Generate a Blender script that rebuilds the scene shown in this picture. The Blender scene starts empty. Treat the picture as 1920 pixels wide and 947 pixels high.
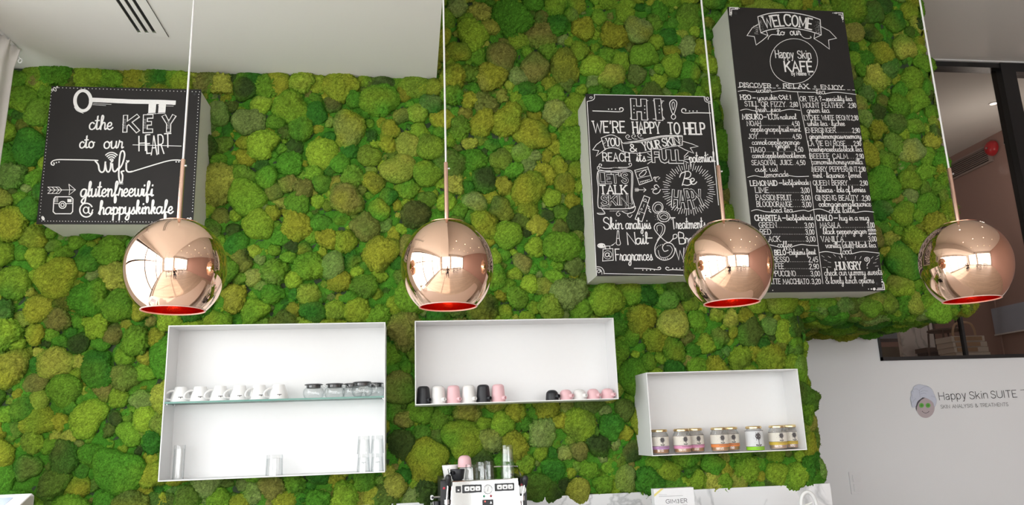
import bpy, math, random
import numpy as np
from mathutils import Vector, Matrix
random.seed(7); RNG = np.random.default_rng(11)
SC = bpy.context.scene; COL = SC.collection
PI = math.pi

# ------------------------------------------------------------------ camera, world, light, exposure
EYE = 1.5                                            # the lens is 1.5 m above the floor
FPX, PITCH, YAW, ROLL = 1438.39, .230018, .13665, -.035258
def cam_axes():
    cy, sy, cp, sp = math.cos(YAW), math.sin(YAW), math.cos(PITCH), math.sin(PITCH)
    f = Vector((sy*cp, cy*cp, sp)); r = Vector((cy, -sy, 0)); u = r.cross(f)
    c, s = math.cos(ROLL), math.sin(ROLL)
    return c*r + s*u, -s*r + c*u, f
RT, UP, FW = cam_axes()
cam = bpy.data.cameras.new('camera'); cam.sensor_width = 36; cam.sensor_fit = 'HORIZONTAL'
cam.lens = FPX/1920*36; cam.clip_start = .02
camo = bpy.data.objects.new('camera', cam); COL.objects.link(camo)
m = Matrix((RT, UP, -FW)).transposed().to_4x4(); m.translation = Vector((0, 0, EYE)); camo.matrix_world = m
SC.camera = camo
SC.view_settings.view_transform = 'Standard'; SC.view_settings.look = 'None'
SC.view_settings.gamma = 1; SC.view_settings.use_curve_mapping = False
SC.view_settings.exposure = 0.0
SC.cycles.transparent_max_bounces = 48
SKY_STRENGTH = 5.8
w = bpy.data.worlds.new('overcast_sky'); SC.world = w; w.use_nodes = True
nt = w.node_tree; bg = nt.nodes['Background']; bg.inputs['Strength'].default_value = SKY_STRENGTH
tc = nt.nodes.new('ShaderNodeTexCoord'); sx = nt.nodes.new('ShaderNodeSeparateXYZ'); cr = nt.nodes.new('ShaderNodeValToRGB')
nt.links.new(tc.outputs['Generated'], sx.inputs[0]); nt.links.new(sx.outputs['Z'], cr.inputs[0]); nt.links.new(cr.outputs[0], bg.inputs['Color'])
cr.color_ramp.elements[0].color = (.97, .97, .96, 1); cr.color_ramp.elements[1].color = (.76, .88, 1, 1)
sun = bpy.data.lights.new('sun', 'SUN'); sun.energy = 5.0; sun.angle = .02; sun.color = (1, .95, .88)
suno = bpy.data.objects.new('sun', sun); suno.rotation_euler = Vector((.62, -.38, -.68)).to_track_quat('-Z', 'Y').to_euler(); COL.objects.link(suno)
def portal(name, loc, rot, sx_, sy_):
    l = bpy.data.lights.new(name, 'AREA'); l.shape = 'RECTANGLE'; l.size = sx_; l.size_y = sy_; l.cycles.is_portal = True
    o = bpy.data.objects.new(name, l); o.location = loc; o.rotation_euler = rot; COL.objects.link(o)
LWX = -2.75                                          # left window wall
FRY = -6.0                                           # front wall behind the camera
portal('daylight_left', (LWX-.12, -.35, 1.85), (0, -PI/2, 0), 3.5, 9.1)
portal('daylight_front', (2.1, FRY-.12, 2.1), (PI/2, 0, 0), 9.2, 4.0)

def ray(px, py):
    d = RT*((px-960)/FPX) - UP*((py-473.5)/FPX) + FW
    return d
def WP(px, py, Y):                                   # the place on the plane y = Y that a pixel looks at
    d = ray(px, py); return Vector((d.x/d.y*Y, Y, EYE + d.z/d.y*Y))
def WZ(px, py, Z):
    d = ray(px, py); t = (Z-EYE)/d.z; return Vector((d.x*t, d.y*t, Z))

# ------------------------------------------------------------------ materials
def mat(name, col, rough=.5, metal=0, var=.04, scale=40, spec=None, emit=None, estr=0, bump=0, bscale=200):
    m = bpy.data.materials.new(name); m.use_nodes = True; n = m.node_tree.nodes; L = m.node_tree.links
    b = n['Principled BSDF']; b.inputs['Roughness'].default_value = rough; b.inputs['Metallic'].default_value = metal
    if spec is not None: b.inputs['Specular IOR Level'].default_value = spec
    tx = n.new('ShaderNodeTexCoord'); ns = n.new('ShaderNodeTexNoise'); ns.inputs['Scale'].default_value = scale
    L.new(tx.outputs['Object'], ns.inputs['Vector'])
    mx = n.new('ShaderNodeMix'); mx.data_type = 'RGBA'
    c = Vector(col[:3]); mx.inputs['A'].default_value = (*(c*(1-var)), 1); mx.inputs['B'].default_value = (*[min(1, v*(1+var)) for v in c], 1)
    L.new(ns.outputs['Fac'], mx.inputs['Factor']); L.new(mx.outputs['Result'], b.inputs['Base Color'])
    if emit: b.inputs['Emission Color'].default_value = (*emit, 1); b.inputs['Emission Strength'].default_value = estr
    if bump:
        n2 = n.new('ShaderNodeTexNoise'); n2.inputs['Scale'].default_value = bscale; L.new(tx.outputs['Object'], n2.inputs['Vector'])
        bp = n.new('ShaderNodeBump'); bp.inputs['Strength'].default_value = bump; bp.inputs['Distance'].default_value = .01
        L.new(n2.outputs['Fac'], bp.inputs['Height']); L.new(bp.outputs[0], b.inputs['Normal'])
    return m
def srgb(r, g, b):
    f = lambda v: (v/255/12.92 if v <= 10 else ((v/255+.055)/1.055)**2.4)
    return (f(r), f(g), f(b))
def glass(name, tint=(.97, .98, .98), edge=(.55, .6, .6), refl=.06, power=2.6):
    """clear thin glass: lets light straight through, mirrors a little, and looks denser where seen edge-on"""
    m = bpy.data.materials.new(name); m.use_nodes = True; n = m.node_tree.nodes; L = m.node_tree.links
    n.remove(n['Principled BSDF']); out = n['Material Output']
    lw = n.new('ShaderNodeLayerWeight'); lw.inputs['Blend'].default_value = .5
    pw = n.new('ShaderNodeMath'); pw.operation = 'POWER'; pw.inputs[1].default_value = power; L.new(lw.outputs['Facing'], pw.inputs[0])
    mx = n.new('ShaderNodeMix'); mx.data_type = 'RGBA'; mx.inputs['A'].default_value = (*tint, 1); mx.inputs['B'].default_value = (*edge, 1)
    L.new(pw.outputs[0], mx.inputs['Factor'])
    tr = n.new('ShaderNodeBsdfTransparent'); L.new(mx.outputs['Result'], tr.inputs['Color'])
    gl = n.new('ShaderNodeBsdfGlossy'); gl.inputs['Roughness'].default_value = .03
    p5 = n.new('ShaderNodeMath'); p5.operation = 'POWER'; p5.inputs[1].default_value = 5; L.new(lw.outputs['Facing'], p5.inputs[0])
    ma = n.new('ShaderNodeMath'); ma.operation = 'MULTIPLY_ADD'; ma.inputs[1].default_value = .5; ma.inputs[2].default_value = refl*.7; ma.use_clamp = True; L.new(p5.outputs[0], ma.inputs[0])
    ms = n.new('ShaderNodeMixShader'); L.new(ma.outputs[0], ms.inputs[0]); L.new(tr.outputs[0], ms.inputs[1]); L.new(gl.outputs[0], ms.inputs[2])
    L.new(ms.outputs[0], out.inputs['Surface']); return m
M = dict(
    plaster=mat('white_plaster', (.74, .735, .72), .85, var=.015, scale=3, bump=.05, bscale=150),
    wallwhite=mat('painted_wall', (.81, .815, .83), .7, var=.012, scale=2),
    ceil=mat('ceiling_paint', (.78, .77, .74), .9, var=.01, scale=2),
    pink=mat('dusty_pink_plaster', (.36, .235, .205), .8, var=.03, scale=4),
    floor=None,
    whitemetal=mat('white_powder_coat', (.80, .80, .80), .42, var=.01),
    boxside=mat('board_box_white', (.66, .65, .60), .6, var=.02),
    slate=mat('chalkboard_black', (.017, .015, .0145), .62, var=.12, scale=9, spec=.3),
    chalk=mat('chalk_white', (.80, .79, .78), .9, var=.10, scale=120),
    blackframe=mat('black_aluminium', (.012, .012, .013), .45),
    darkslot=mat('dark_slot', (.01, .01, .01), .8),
    copper=mat('mirror_copper', (.96, .66, .50), .025, 1, var=.004),
    copperrod=mat('satin_copper', (.90, .60, .48), .22, 1, var=.02),
    redreflect=mat('copper_reflection_red', (.80, .06, .03), .24, 1, var=.05),  # red of repeated reflections inside the lamp, put into the base colour
    lamprim=mat('lamp_rim', (.72, .50, .44), .4),
    bulb=mat('bulb_filament', (1, .6, .3), .4, emit=(1, .5, .2), estr=28),
    cord=mat('pale_fabric_cord', (.70, .69, .68), .7, var=.06, scale=300),
    curtain=mat('curtain_linen', (.80, .77, .74), .9, var=.03, scale=90),
    porcelain=mat('white_porcelain', (.83, .83, .82), .25, var=.01),
    mblack=mat('matt_black_ceramic', (.012, .013, .017), .45, var=.08),
    mwhite=mat('matt_white_ceramic', (.80, .79, .77), .5, var=.02),
    mpink=mat('matt_pink_ceramic', (.80, .50, .53), .5, var=.02),
    print=mat('dark_print', (.03, .03, .03), .7),
    clear=glass('clear_glass', (.985, .99, .99), (.62, .66, .67), .13, 2.6),
    shelfglass=glass('shelf_glass', (.93, .97, .96), (.35, .6, .55), .05),
    pane=glass('dimming_pane', (.70, .68, .66), (.5, .5, .5), .05, 4),  # grey put into the glass for the dimness of the room behind
    greenedge=mat('green_glass_edge', (.10, .27, .22), .15),
    blacklid=mat('black_lid', (.04, .04, .042), .28),
    gold=mat('gold_lid', (.78, .62, .34), .28, 1, var=.05),
    chrome=mat('polished_steel', (.86, .87, .88), .06, 1, var=.01),
    brushed=mat('brushed_steel', (.70, .71, .72), .3, 1, var=.05),
    blackplastic=mat('black_plastic', (.014, .014, .016), .35),
    marble=None,
)
def marble():
    m = mat('white_marble', (.82, .82, .83), .15, var=.02); n = m.node_tree.nodes; L = m.node_tree.links; b = n['Principled BSDF']
    tx = n.new('ShaderNodeTexCoord'); wv = n.new('ShaderNodeTexNoise'); wv.inputs['Scale'].default_value = 1.7; wv.inputs['Detail'].default_value = 7; wv.inputs['Distortion'].default_value = 1.6
    rp = n.new('ShaderNodeValToRGB'); e = rp.color_ramp.elements; e[0].position = .47; e[0].color = (.83, .83, .84, 1); e[1].position = .53; e[1].color = (.83, .83, .84, 1)
    k = e.new(.5); k.color = (.55, .56, .57, 1)
    L.new(tx.outputs['Object'], wv.inputs['Vector']); L.new(wv.outputs['Fac'], rp.inputs[0]); L.new(rp.outputs[0], b.inputs['Base Color']); return m
M['marble'] = marble()
def wood(name, c1, c2, plank=True):
    m = mat(name, c1, .45); n = m.node_tree.nodes; L = m.node_tree.links; b = n['Principled BSDF']
    tx = n.new('ShaderNodeTexCoord'); mp = n.new('ShaderNodeMapping'); mp.inputs['Scale'].default_value = (1, 9, 1); ns = n.new('ShaderNodeTexNoise'); ns.inputs['Scale'].default_value = 5; ns.inputs['Detail'].default_value = 6
    mx = n.new('ShaderNodeMix'); mx.data_type = 'RGBA'; mx.inputs['A'].default_value = (*c1, 1); mx.inputs['B'].default_value = (*c2, 1)
    L.new(tx.outputs['Object'], mp.inputs[0]); L.new(mp.outputs[0], ns.inputs['Vector']); L.new(ns.outputs['Fac'], mx.inputs['Factor']); L.new(mx.outputs['Result'], b.inputs['Base Color'])
    if plank:
        br = n.new('ShaderNodeTexBrick'); br.inputs['Scale'].default_value = 1; br.inputs['Brick Width'].default_value = 1.6; br.inputs['Row Height'].default_value = .16; br.inputs['Mortar Size'].default_value = .004
        br.inputs['Color1'].default_value = (1, 1, 1, 1); br.inputs['Color2'].default_value = (.82, .82, .82, 1); br.inputs['Mortar'].default_value = (.4, .4, .4, 1)
        L.new(tx.outputs['Object'], br.inputs['Vector']); mu = n.new('ShaderNodeMix'); mu.data_type = 'RGBA'; mu.blend_type = 'MULTIPLY'; mu.inputs['Factor'].default_value = 1
        L.new(mx.outputs['Result'], mu.inputs['A']); L.new(br.outputs['Color'], mu.inputs['B']); L.new(mu.outputs['Result'], b.inputs['Base Color'])
    return m
M['floor'] = wood('oak_floor', (.60, .53, .45), (.52, .45, .37)); M['oak'] = wood('oak', (.46, .31, .18), (.38, .25, .14), False); M['darkwood'] = wood('dark_wood', (.10, .07, .05), (.07, .05, .035), False)

# ------------------------------------------------------------------ mesh helpers
class MB:
    def __init__(s): s.v = []; s.f = []
    def add(s, vs, fs):
        k = len(s.v); s.v += [tuple(p) for p in vs]; s.f += [tuple(i+k for i in f) for f in fs]; return s
    def box(s, a, b):
        x0, y0, z0 = a; x1, y1, z1 = b
        return s.add([(x0,y0,z0),(x1,y0,z0),(x1,y1,z0),(x0,y1,z0),(x0,y0,z1),(x1,y0,z1),(x1,y1,z1),(x0,y1,z1)],
                     [(0,3,2,1),(4,5,6,7),(0,1,5,4),(1,2,6,5),(2,3,7,6),(3,0,4,7)])
    def rbox(s, a, b, r, axis='y', seg=4):             # box with rounded corners seen along an axis
        (x0, y0, z0), (x1, y1, z1) = a, b
        if axis == 'y': u0, u1, v0, v1, w0, w1 = x0, x1, z0, z1, y0, y1; P = lambda u, v, w: (u, w, v)
        elif axis == 'z': u0, u1, v0, v1, w0, w1 = x0, x1, y0, y1, z0, z1; P = lambda u, v, w: (u, v, w)
        else: u0, u1, v0, v1, w0, w1 = y0, y1, z0, z1, x0, x1; P = lambda u, v, w: (w, u, v)
        pts = []
        for cx, cy, a0 in ((u1-r, v1-r, 0), (u0+r, v1-r, 90), (u0+r, v0+r, 180), (u1-r, v0+r, 270)):
            for i in range(seg+1):
                t = math.radians(a0+90*i/seg); pts.append((cx+r*math.cos(t), cy+r*math.sin(t)))
        n = len(pts)
        return s.add([P(u, v, w0) for u, v in pts]+[P(u, v, w1) for u, v in pts],
                     [tuple(range(n)), tuple(range(2*n-1, n-1, -1))]+[(i, i+n, (i+1) % n+n, (i+1) % n) for i in range(n)])
    def lathe(s, prof, seg=32, c=(0, 0, 0), axis='z'):
        vs = []; fs = []
        for r, z in prof:
            for i in range(seg):
                a = 2*PI*i/seg; p = (r*math.cos(a), r*math.sin(a), z)
                if axis == 'y': p = (p[0], p[2], p[1])
                if axis == 'x': p = (p[2], p[0], p[1])
                vs.append((p[0]+c[0], p[1]+c[1], p[2]+c[2]))
        for j in range(len(prof)-1):
            for i in range(seg):
                a, b = j*seg+i, j*seg+(i+1) % seg; fs.append((a, b, b+seg, a+seg))
        if prof[0][0] > 1e-6: pass
        return s.add(vs, fs)
    def cyl(s, a, b, r, seg=16, r2=None):
        return s.tube([a, b], [r, r if r2 is None else r2], seg, True)
    def tube(s, pts, r, seg=10, caps=True):
        pts = [Vector(p) for p in pts]; n = len(pts); rs = r if isinstance(r, (list, tuple)) else [r]*n
        t0 = (pts[1]-pts[0]).normalized(); ref = Vector((0, 0, 1)) if abs(t0.z) < .9 else Vector((1, 0, 0))
        u = t0.cross(ref).normalized(); vs = []; fs = []
        for i, p in enumerate(pts):
            t = (pts[min(i+1, n-1)]-pts[max(i-1, 0)]).normalized(); u = (u-t*u.dot(t)).normalized(); v = t.cross(u)
            for k in range(seg):
                a = 2*PI*k/seg; vs.append(p+(u*math.cos(a)+v*math.sin(a))*rs[i])
        for i in range(n-1):
            for k in range(seg):
                a, b = i*seg+k, i*seg+(k+1) % seg; fs.append((a, b, b+seg, a+seg))
        if caps: fs += [tuple(range(seg-1, -1, -1)), tuple(range((n-1)*seg, n*seg))]
        return s.add(vs, fs)
    def poly(s, pts): return s.add(pts, [tuple(range(len(pts)))])
    def build(s, name, m, parent=None, smooth=False, bevel=0, o=None):
        off = Vector(o or (0, 0, 0)); q = parent if o is None else None
        while q: off = off+Vector(q.location); q = q.parent
        me = bpy.data.meshes.new(name); me.from_pydata([tuple(Vector(p)-off) for p in s.v], [], s.f); me.update()
        if m: me.materials.append(m)
        ob = bpy.data.objects.new(name, me); COL.objects.link(ob)
        if parent: ob.parent = parent
        elif o: ob.location = o
        if smooth:
            me.polygons.foreach_set('use_smooth', [True]*len(me.polygons))
            try: me.set_sharp_from_angle(angle=math.radians(40))
            except Exception: pass
        if bevel:
            b = ob.modifiers.new('bevel', 'BEVEL'); b.width = bevel; b.segments = 2; b.limit_method = 'ANGLE'
        return ob
def tag(o, label=None, cat=None, group=None, kind=None):
    if label: o['label'] = label
    if cat: o['category'] = cat
    if group: o['group'] = group
    if kind: o['kind'] = kind
    return o
def thing(name, label, cat, loc=(0, 0, 0), group=None):
    o = bpy.data.objects.new(name, None); o.empty_display_size = .1; o.location = loc; COL.objects.link(o)
    return tag(o, label, cat, group)
def struct(name, mb, m, label=None, cat=None, parent=None, **k):
    o = mb.build(name, m, parent, **k)
    if parent is None: tag(o, label or name.replace('_', ' '), cat, None, 'structure')
    return o
def copy_thing(root, loc, label, rot=None):
    r = root.copy(); COL.objects.link(r); r.location = loc; r['label'] = label
    if rot is not None: r.rotation_euler = rot
    for ch in list(root.children):
        c = ch.copy(); COL.objects.link(c); c.parent = r
        for g in list(ch.children):
            d = g.copy(); COL.objects.link(d); d.parent = c
    return r
def catmull(p, k=4, closed=False):
    if len(p) < 3: return p
    n = len(p); out = []
    rng = range(n) if closed else range(n-1)
    for i in rng:
        a, b, c, d = (p[(i-1) % n], p[i], p[(i+1) % n], p[(i+2) % n]) if closed else (p[max(i-1, 0)], p[i], p[i+1], p[min(i+2, n-1)])
        for j in range(k):
            t = j/k; t2 = t*t; t3 = t2*t
            out.append(tuple(.5*(2*b[q]+(c[q]-a[q])*t+(2*a[q]-5*b[q]+4*c[q]-d[q])*t2+(3*b[q]-a[q]-3*c[q]+d[q])*t3) for q in range(len(b))))
    out.append(p[0] if closed else p[-1]); return out

# ------------------------------------------------------------------ room shell
YM, YC, YW = 4.80, 4.90, 6.10                        # moss face, wall core behind it, white wall with the window
ZL, ZH = EYE+2.387, EYE+3.30                         # lowered and high ceiling
RX = 7.0                                             # pink side wall
s = struct
s('floor', MB().box((LWX-.2, FRY-.2, -.1), (RX+.2, 10.2, 0)), M['floor'], 'pale oak plank floor', 'floor')
s('ground', MB().box((-40, -45, -.3), (40, 30, -.12)), mat('pale_paving', (.55, .53, .5), .9, var=.1, scale=.5), 'pale paving outside the windows', 'ground')
s('ceiling', MB().box((.19, FRY, ZH), (RX, 10.2, ZH+.1)), M['ceil'], 'high white ceiling over the right half of the room', 'ceiling')
s('ceiling_lowered', MB().box((LWX, FRY, ZL), (.19, YC, ZH+.1)), M['ceil'], 'lowered white ceiling over the left half of the room', 'ceiling')
# left wall: band above and below, posts between tall windows
wl = MB().box((LWX-.2, FRY, 0), (LWX, 10.2, .12)).box((LWX-.2, FRY, 3.6), (LWX, 10.2, ZH)).box((LWX-.2, 4.2, .12), (LWX, 10.2, 3.6)).box((LWX-.2, FRY, .12), (LWX, -4.9, 3.6))
s('wall_left', wl, M['plaster'], 'white wall with tall windows at the left', 'wall')
def window_frame(name, rects, label, m=M['blackframe']):
    b = MB()
    for a, c in rects: b.box(a, c)
    return s(name, b, m, label, 'window')
fl = [((LWX-.15, y-.03, .12), (LWX-.07, y+.03, 3.6)) for y in (-4.87, -2.6, -.35, 1.9, 4.17)]+[((LWX-.15, -4.9, z-.03), (LWX-.07, 4.2, z+.03)) for z in (.15, 2.55, 3.57)]
window_frame('window_1', fl, 'black framed tall windows in the left wall')
# front wall behind the camera
wf = MB().box((LWX, FRY-.2, 0), (RX, FRY, .10)).box((LWX, FRY-.2, 4.1), (RX, FRY, ZH)).box((LWX, FRY-.2, .1), (-2.5, FRY, 4.1)).box((6.7, FRY-.2, .1), (RX, FRY, 4.1)).box((.7, FRY-.2, .1), (1.15, FRY, 4.1))
s('wall_front', wf, M['plaster'], 'white front wall with glazing', 'wall')
ff = [((x-.03, FRY-.15, .1), (x+.03, FRY-.07, 4.1)) for x in (-2.47, -.9, .67, 1.18, 2.5, 3.9, 5.3, 6.67)]+[((-2.5, FRY-.15, z-.03), (6.7, FRY-.07, z+.03)) for z in (.13, 2.5, 4.07)]
window_frame('window_2', ff, 'black framed glazing in the front wall')
# pink side wall, runs on behind the inner window
s('wall_right', MB().box((RX, FRY, 0), (RX+.2, 10.2, ZH)), M['pink'], 'dusty pink side wall seen through the inner window', 'wall')
# core that carries the moss: low part and the block that juts out to the right
LX, UX, ZB0, ZB1 = 2.63, 3.91, EYE-.405, EYE+.735
core = MB().box((LWX, YC, 0), (LX, YW, ZB1)).box((LWX, YC, ZB1), (UX, YW, ZH))
s('wall_center', core, mat('moss_backing', (.03, .05, .02), .9), 'backing wall behind the moss', 'wall')
# white wall with the inner window
WX0, WZ0 = 3.965, EYE+.482                           # window's lower left corner
WX1 = 6.98
wb = MB().box((LX-.3, YW, 0), (RX, YW+.15, WZ0)).box((LX-.3, YW, WZ0), (WX0, YW+.15, ZH))
s('wall_back', wb, M['wallwhite'], 'plain white wall below the inner window', 'wall')
FT = .024
fb = MB().box((WX0, YW-.02, WZ0), (WX0+.014, YW+.10, ZH-.02)).box((WX0, YW-.02, WZ0), (WX1, YW+.10, WZ0+.030)).box((WX0, YW-.02, EYE+3.235), (5.615, YW+.10, EYE+3.285)).box((5.615, YW-.03, WZ0), (5.765, YW+.10, EYE+3.29)).box((5.765, YW-.03, EYE+3.195), (WX1, YW+.10, EYE+3.29))
fb.box((4.785, YW+.02, WZ0), (4.81, YW+.06, EYE+3.24))
win = s('window_3', fb, M['blackframe'], 'black framed inner window high in the white wall', 'window')
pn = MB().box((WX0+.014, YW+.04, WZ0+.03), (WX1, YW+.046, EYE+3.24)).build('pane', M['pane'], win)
s('trim_1', MB().box((UX, YW-.04, EYE+3.287), (RX, YW+.001, ZH-.001)), M['whitemetal'], 'thin white trim above the inner window', 'trim')
# room behind the inner window
s('wall_far', MB().box((2.3, 10, 0), (RX, 10.2, EYE+1.05)).box((2.3, 10, EYE+1.95), (RX, 10.2, ZH)).box((2.3, 10, EYE+1.05), (5.0, 10.2, EYE+1.95)), M['pink'], 'far wall of the room behind the inner window', 'wall')
s('floor_upper', MB().box((2.63, YW+.15, EYE+.30), (RX, 10.2, EYE+.44)), M['oak'], 'raised floor behind the inner window', 'floor')
s('wall_side', MB().box((2.43, YW+.15, 0), (2.63, 10.2, ZH)), M['plaster'], 'side wall of the room behind the inner window', 'wall')

# ------------------------------------------------------------------ moss
def hashn(ix, iy, iz):
    h = (ix*73856093) ^ (iy*19349663) ^ (iz*83492791); h = (h ^ (h >> 13))*1274126177; h = h ^ (h >> 16)
    return (h & 0xffff)/65535.0
def vnoise(p):
    i = np.floor(p).astype(np.int64); f = p-i; f = f*f*(3-2*f); r = 0
    for dx in (0, 1):
        for dy in (0, 1):
            for dz in (0, 1):
                wgt = (f[:, 0] if dx else 1-f[:, 0])*(f[:, 1] if dy else 1-f[:, 1])*(f[:, 2] if dz else 1-f[:, 2])
                r = r+wgt*hashn(i[:, 0]+dx, i[:, 1]+dy, i[:, 2]+dz)
    return r*2-1
def lin(c): return np.array(srgb(*c))
PALETTE = [((140, 146, 44), 15), ((130, 160, 46), 15), ((106, 148, 42), 17), ((80, 136, 38), 14), ((56, 112, 36), 10), ((124, 124, 60), 5), ((122, 142, 76), 6), ((86, 106, 44), 8), ((58, 78, 36), 4), ((158, 164, 66), 4)]
PAL = np.array([lin(c) for c, _ in PALETTE]); PW = np.array([k for _, k in PALETTE], float); PW /= PW.sum()
def pack(rects, sizes, density=.80, seed=1):
    """scatter cushion centres of falling size over rectangles (u0, v0, u1, v1), none too close to another"""
    rg = np.random.default_rng(seed); area = sum((c-a)*(d-b) for a, b, c, d in rects)
    P = np.zeros((0, 2)); R = np.zeros(0); wr = np.array([(c-a)*(d-b) for a, b, c, d in rects]); wr /= wr.sum()
    for r0, tries in sizes:
        for _ in range(int(tries*area)):
            k = rg.choice(len(rects), p=wr); a, b, c, d = rects[k]; q = np.array((rg.uniform(a, c), rg.uniform(b, d))); r = r0*rg.uniform(.85, 1.15)
            if len(R) and np.any(((P-q)**2).sum(1) < (density*(R+r))**2): continue
            P = np.vstack((P, q)); R = np.append(R, r)
    return P, R
MV, MF, MC, nv_total = [], [], [], 0
def dome(c, N, U, V, r, rg):
    """one cushion: lobed outline, swollen sides, granular top"""
    global nv_total
    sp = .0066; kind = rg.choice(3, p=(.45, .35, .2))   # smooth, rough, tufted
    g_ = max(9, int(2*1.4*r/sp)); gu, gv = np.meshgrid(np.linspace(-1, 1, g_), np.linspace(-1, 1, g_), indexing='ij'); gu, gv = gu.ravel(), gv.ravel()
    big = np.abs(gu) >= np.abs(gv); t = np.where(big, np.abs(gu), np.abs(gv)); sg = np.where(big, gu, gv); ot = np.where(big, gv, gu)
    ph = PI/4*ot/np.where(np.abs(sg) < 1e-9, 1, sg); th = np.where(big, ph, PI/2-ph)+np.where(sg < 0, PI, 0)
    lob = 1+sum(a*np.sin(k*th+rg.uniform(0, 6.28)) for k, a in ((2, rg.uniform(.02, .15)), (3, rg.uniform(.02, .10)), (4, rg.uniform(0, .06)), (5, rg.uniform(0, .05))))
    h = min(r*rg.uniform(.55, .85), .085*rg.uniform(.8, 1.2)); te = t**.92
    rr = (np.sin(te*PI*.62)/math.sin(PI/2))**.9; zz = ((np.cos(te*PI*.62)+.37)/1.37).clip(0, 1)**.8
    rho = r*rr*(1+(lob-1)*rr**1.5); x = rho*np.cos(th); y = rho*np.sin(th); z = h*zz-.02
    tx, ty = rg.normal(0, .10, 2); z = z+tx*x+ty*y
    P = np.asarray(c)+x[:, None]*U+y[:, None]*V+z[:, None]*N
    ca_ = np.cos(te*PI*.58); sa_ = np.sin(te*PI*.58); D = (sa_*np.cos(th))[:, None]*U+(sa_*np.sin(th))[:, None]*V+ca_[:, None]*N
    n1 = vnoise(P*16+rg.uniform(0, 90)); n2 = vnoise(P*48); n3 = vnoise(P*110); wn = rg.normal(0, 1, len(P))
    a1, a2, a3, aw = ((.007, .0035, .0022, .0016), (.009, .007, .0045, .0026), (.009, .010, .0065, .0036))[kind]
    P = P+D*(a1*n1+a2*n2+a3*n3+aw*wn)[:, None]
    col = PAL[rg.choice(len(PAL), p=PW)]*rg.uniform(.84, 1.16); col2 = PAL[rg.choice(len(PAL), p=PW)]
    mixn = np.clip(.22+.5*vnoise(P*9+rg.uniform(0, 50)), 0, .7)
    rim = np.clip((rr-.72)/.28, 0, 1)*rg.uniform(.05, .42)
    col = col*.80; col2 = col2*.80; fresh = lin((70, 132, 30))*rg.uniform(.75, 1.05)
    vv = (1+.22*n3+.17*rg.normal(0, 1, len(P)))
    Cc = ((col*(1-mixn[:, None])+col2*mixn[:, None])*(1-rim[:, None])+fresh*rim[:, None])*np.clip(vv, .5, 1.6)[:, None]
    i = (np.arange(g_-1)[:, None]*g_+np.arange(g_-1)[None, :]).ravel(); F = np.stack((i, i+g_, i+g_+1, i+1), 1)
    MV.append(P); MF.append(F+nv_total); MC.append(Cc); nv_total += len(P)
    # fine tufts standing off the surface
    k = int(len(P)*(.16, .26, .36)[kind]); idx = rg.integers(0, len(P), k); b = P[idx]; d = D[idx]+rg.normal(0, .45, (k, 3)); d /= np.linalg.norm(d, axis=1)[:, None]
    q = np.cross(d, rg.normal(0, 1, (k, 3))); q /= np.linalg.norm(q, axis=1)[:, None]+1e-9
    L = rg.uniform(.004, .0085, k)[:, None]*(.8, 1, 1.25)[kind]; wd = .0016
    T = np.stack((b-q*wd-d*.003, b+q*wd-d*.003, b+d*L+q*.0006, b+d*L-q*.0006), 1).reshape(-1, 3)
    MV.append(T); MC.append(np.repeat(Cc[idx]*rg.uniform(.85, 1.3, (k, 1)), 4, 0)); MF.append(np.arange(4*k).reshape(-1, 4)+nv_total); nv_total += 4*k
def sheet(o, U, V, N, w_, h_, rg):
    """the green layer seen between the cushions"""
    global nv_total
    nu, nvv = max(2, int(w_/.02)), max(2, int(h_/.02)); a, b = np.meshgrid(np.linspace(0, w_, nu), np.linspace(0, h_, nvv), indexing='ij')
    P = np.asarray(o)+a.ravel()[:, None]*U+b.ravel()[:, None]*V; n = vnoise(P*22); n2 = vnoise(P*60)
    P = P+N*(.006+.012*n+.008*n2+.004*rg.normal(0, 1, len(P)))[:, None]
    Cc = (lin((54, 120, 30))*(.5+.5*vnoise(P*5))[:, None]+lin((80, 126, 36))*(.5-.5*vnoise(P*5))[:, None])*(1+.2*n2)[:, None]
    i = (np.arange(nu-1)[:, None]*nvv+np.arange(nvv-1)[None, :]).ravel(); F = np.stack((i, i+nvv, i+nvv+1, i+1), 1)
    MV.append(P); MF.append(F+nv_total); MC.append(Cc); nv_total += len(P)
ex, ey, ez = np.eye(3)
SIZES = [(.125, 2), (.105, 9), (.086, 40), (.071, 120), (.057, 230), (.045, 330), (.033, 330), (.024, 240)]
def face(rects, origin, U, V, N, seed, sizes=SIZES):
    rg = np.random.default_rng(seed)
    for a, b, c, d in rects:
        sheet(np.asarray(origin)+a*U+b*V, U, V, N, c-a, d-b, rg)
    P, R = pack(rects, sizes, .73, seed)
    for (u, v), r in zip(P, R): dome(np.asarray(origin)+u*U+v*V+N*rg.uniform(.008, .024), N, U, V, r, rg)
e_ = .02
face([(LWX+.05, ZB0+e_, LX-e_, ZB1), (LWX+.05, ZB1, UX-e_, ZL-.03), (.19, ZL-.03, UX-e_, ZH-.02)], (0, YC, 0), ex, ez, -ey, 3)
face([(LX+.03, YC+.02, UX-e_, YW-.03)], (0, 0, ZB1), ex, ey, -ez, 4, [(.12, 20), (.098, 60), (.078, 90), (.06, 150), (.044, 200)])
face([(YC+.02, ZB1+e_, YW-.05, ZH-.02)], (UX, 0, 0), ey, ez, ex, 5, SIZES[1:6])
face([(YC+.02, ZB0+e_, YC+.6, ZB1-.08)], (LX, 0, 0), ey, ez, ex, 6, SIZES[1:6])
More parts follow.
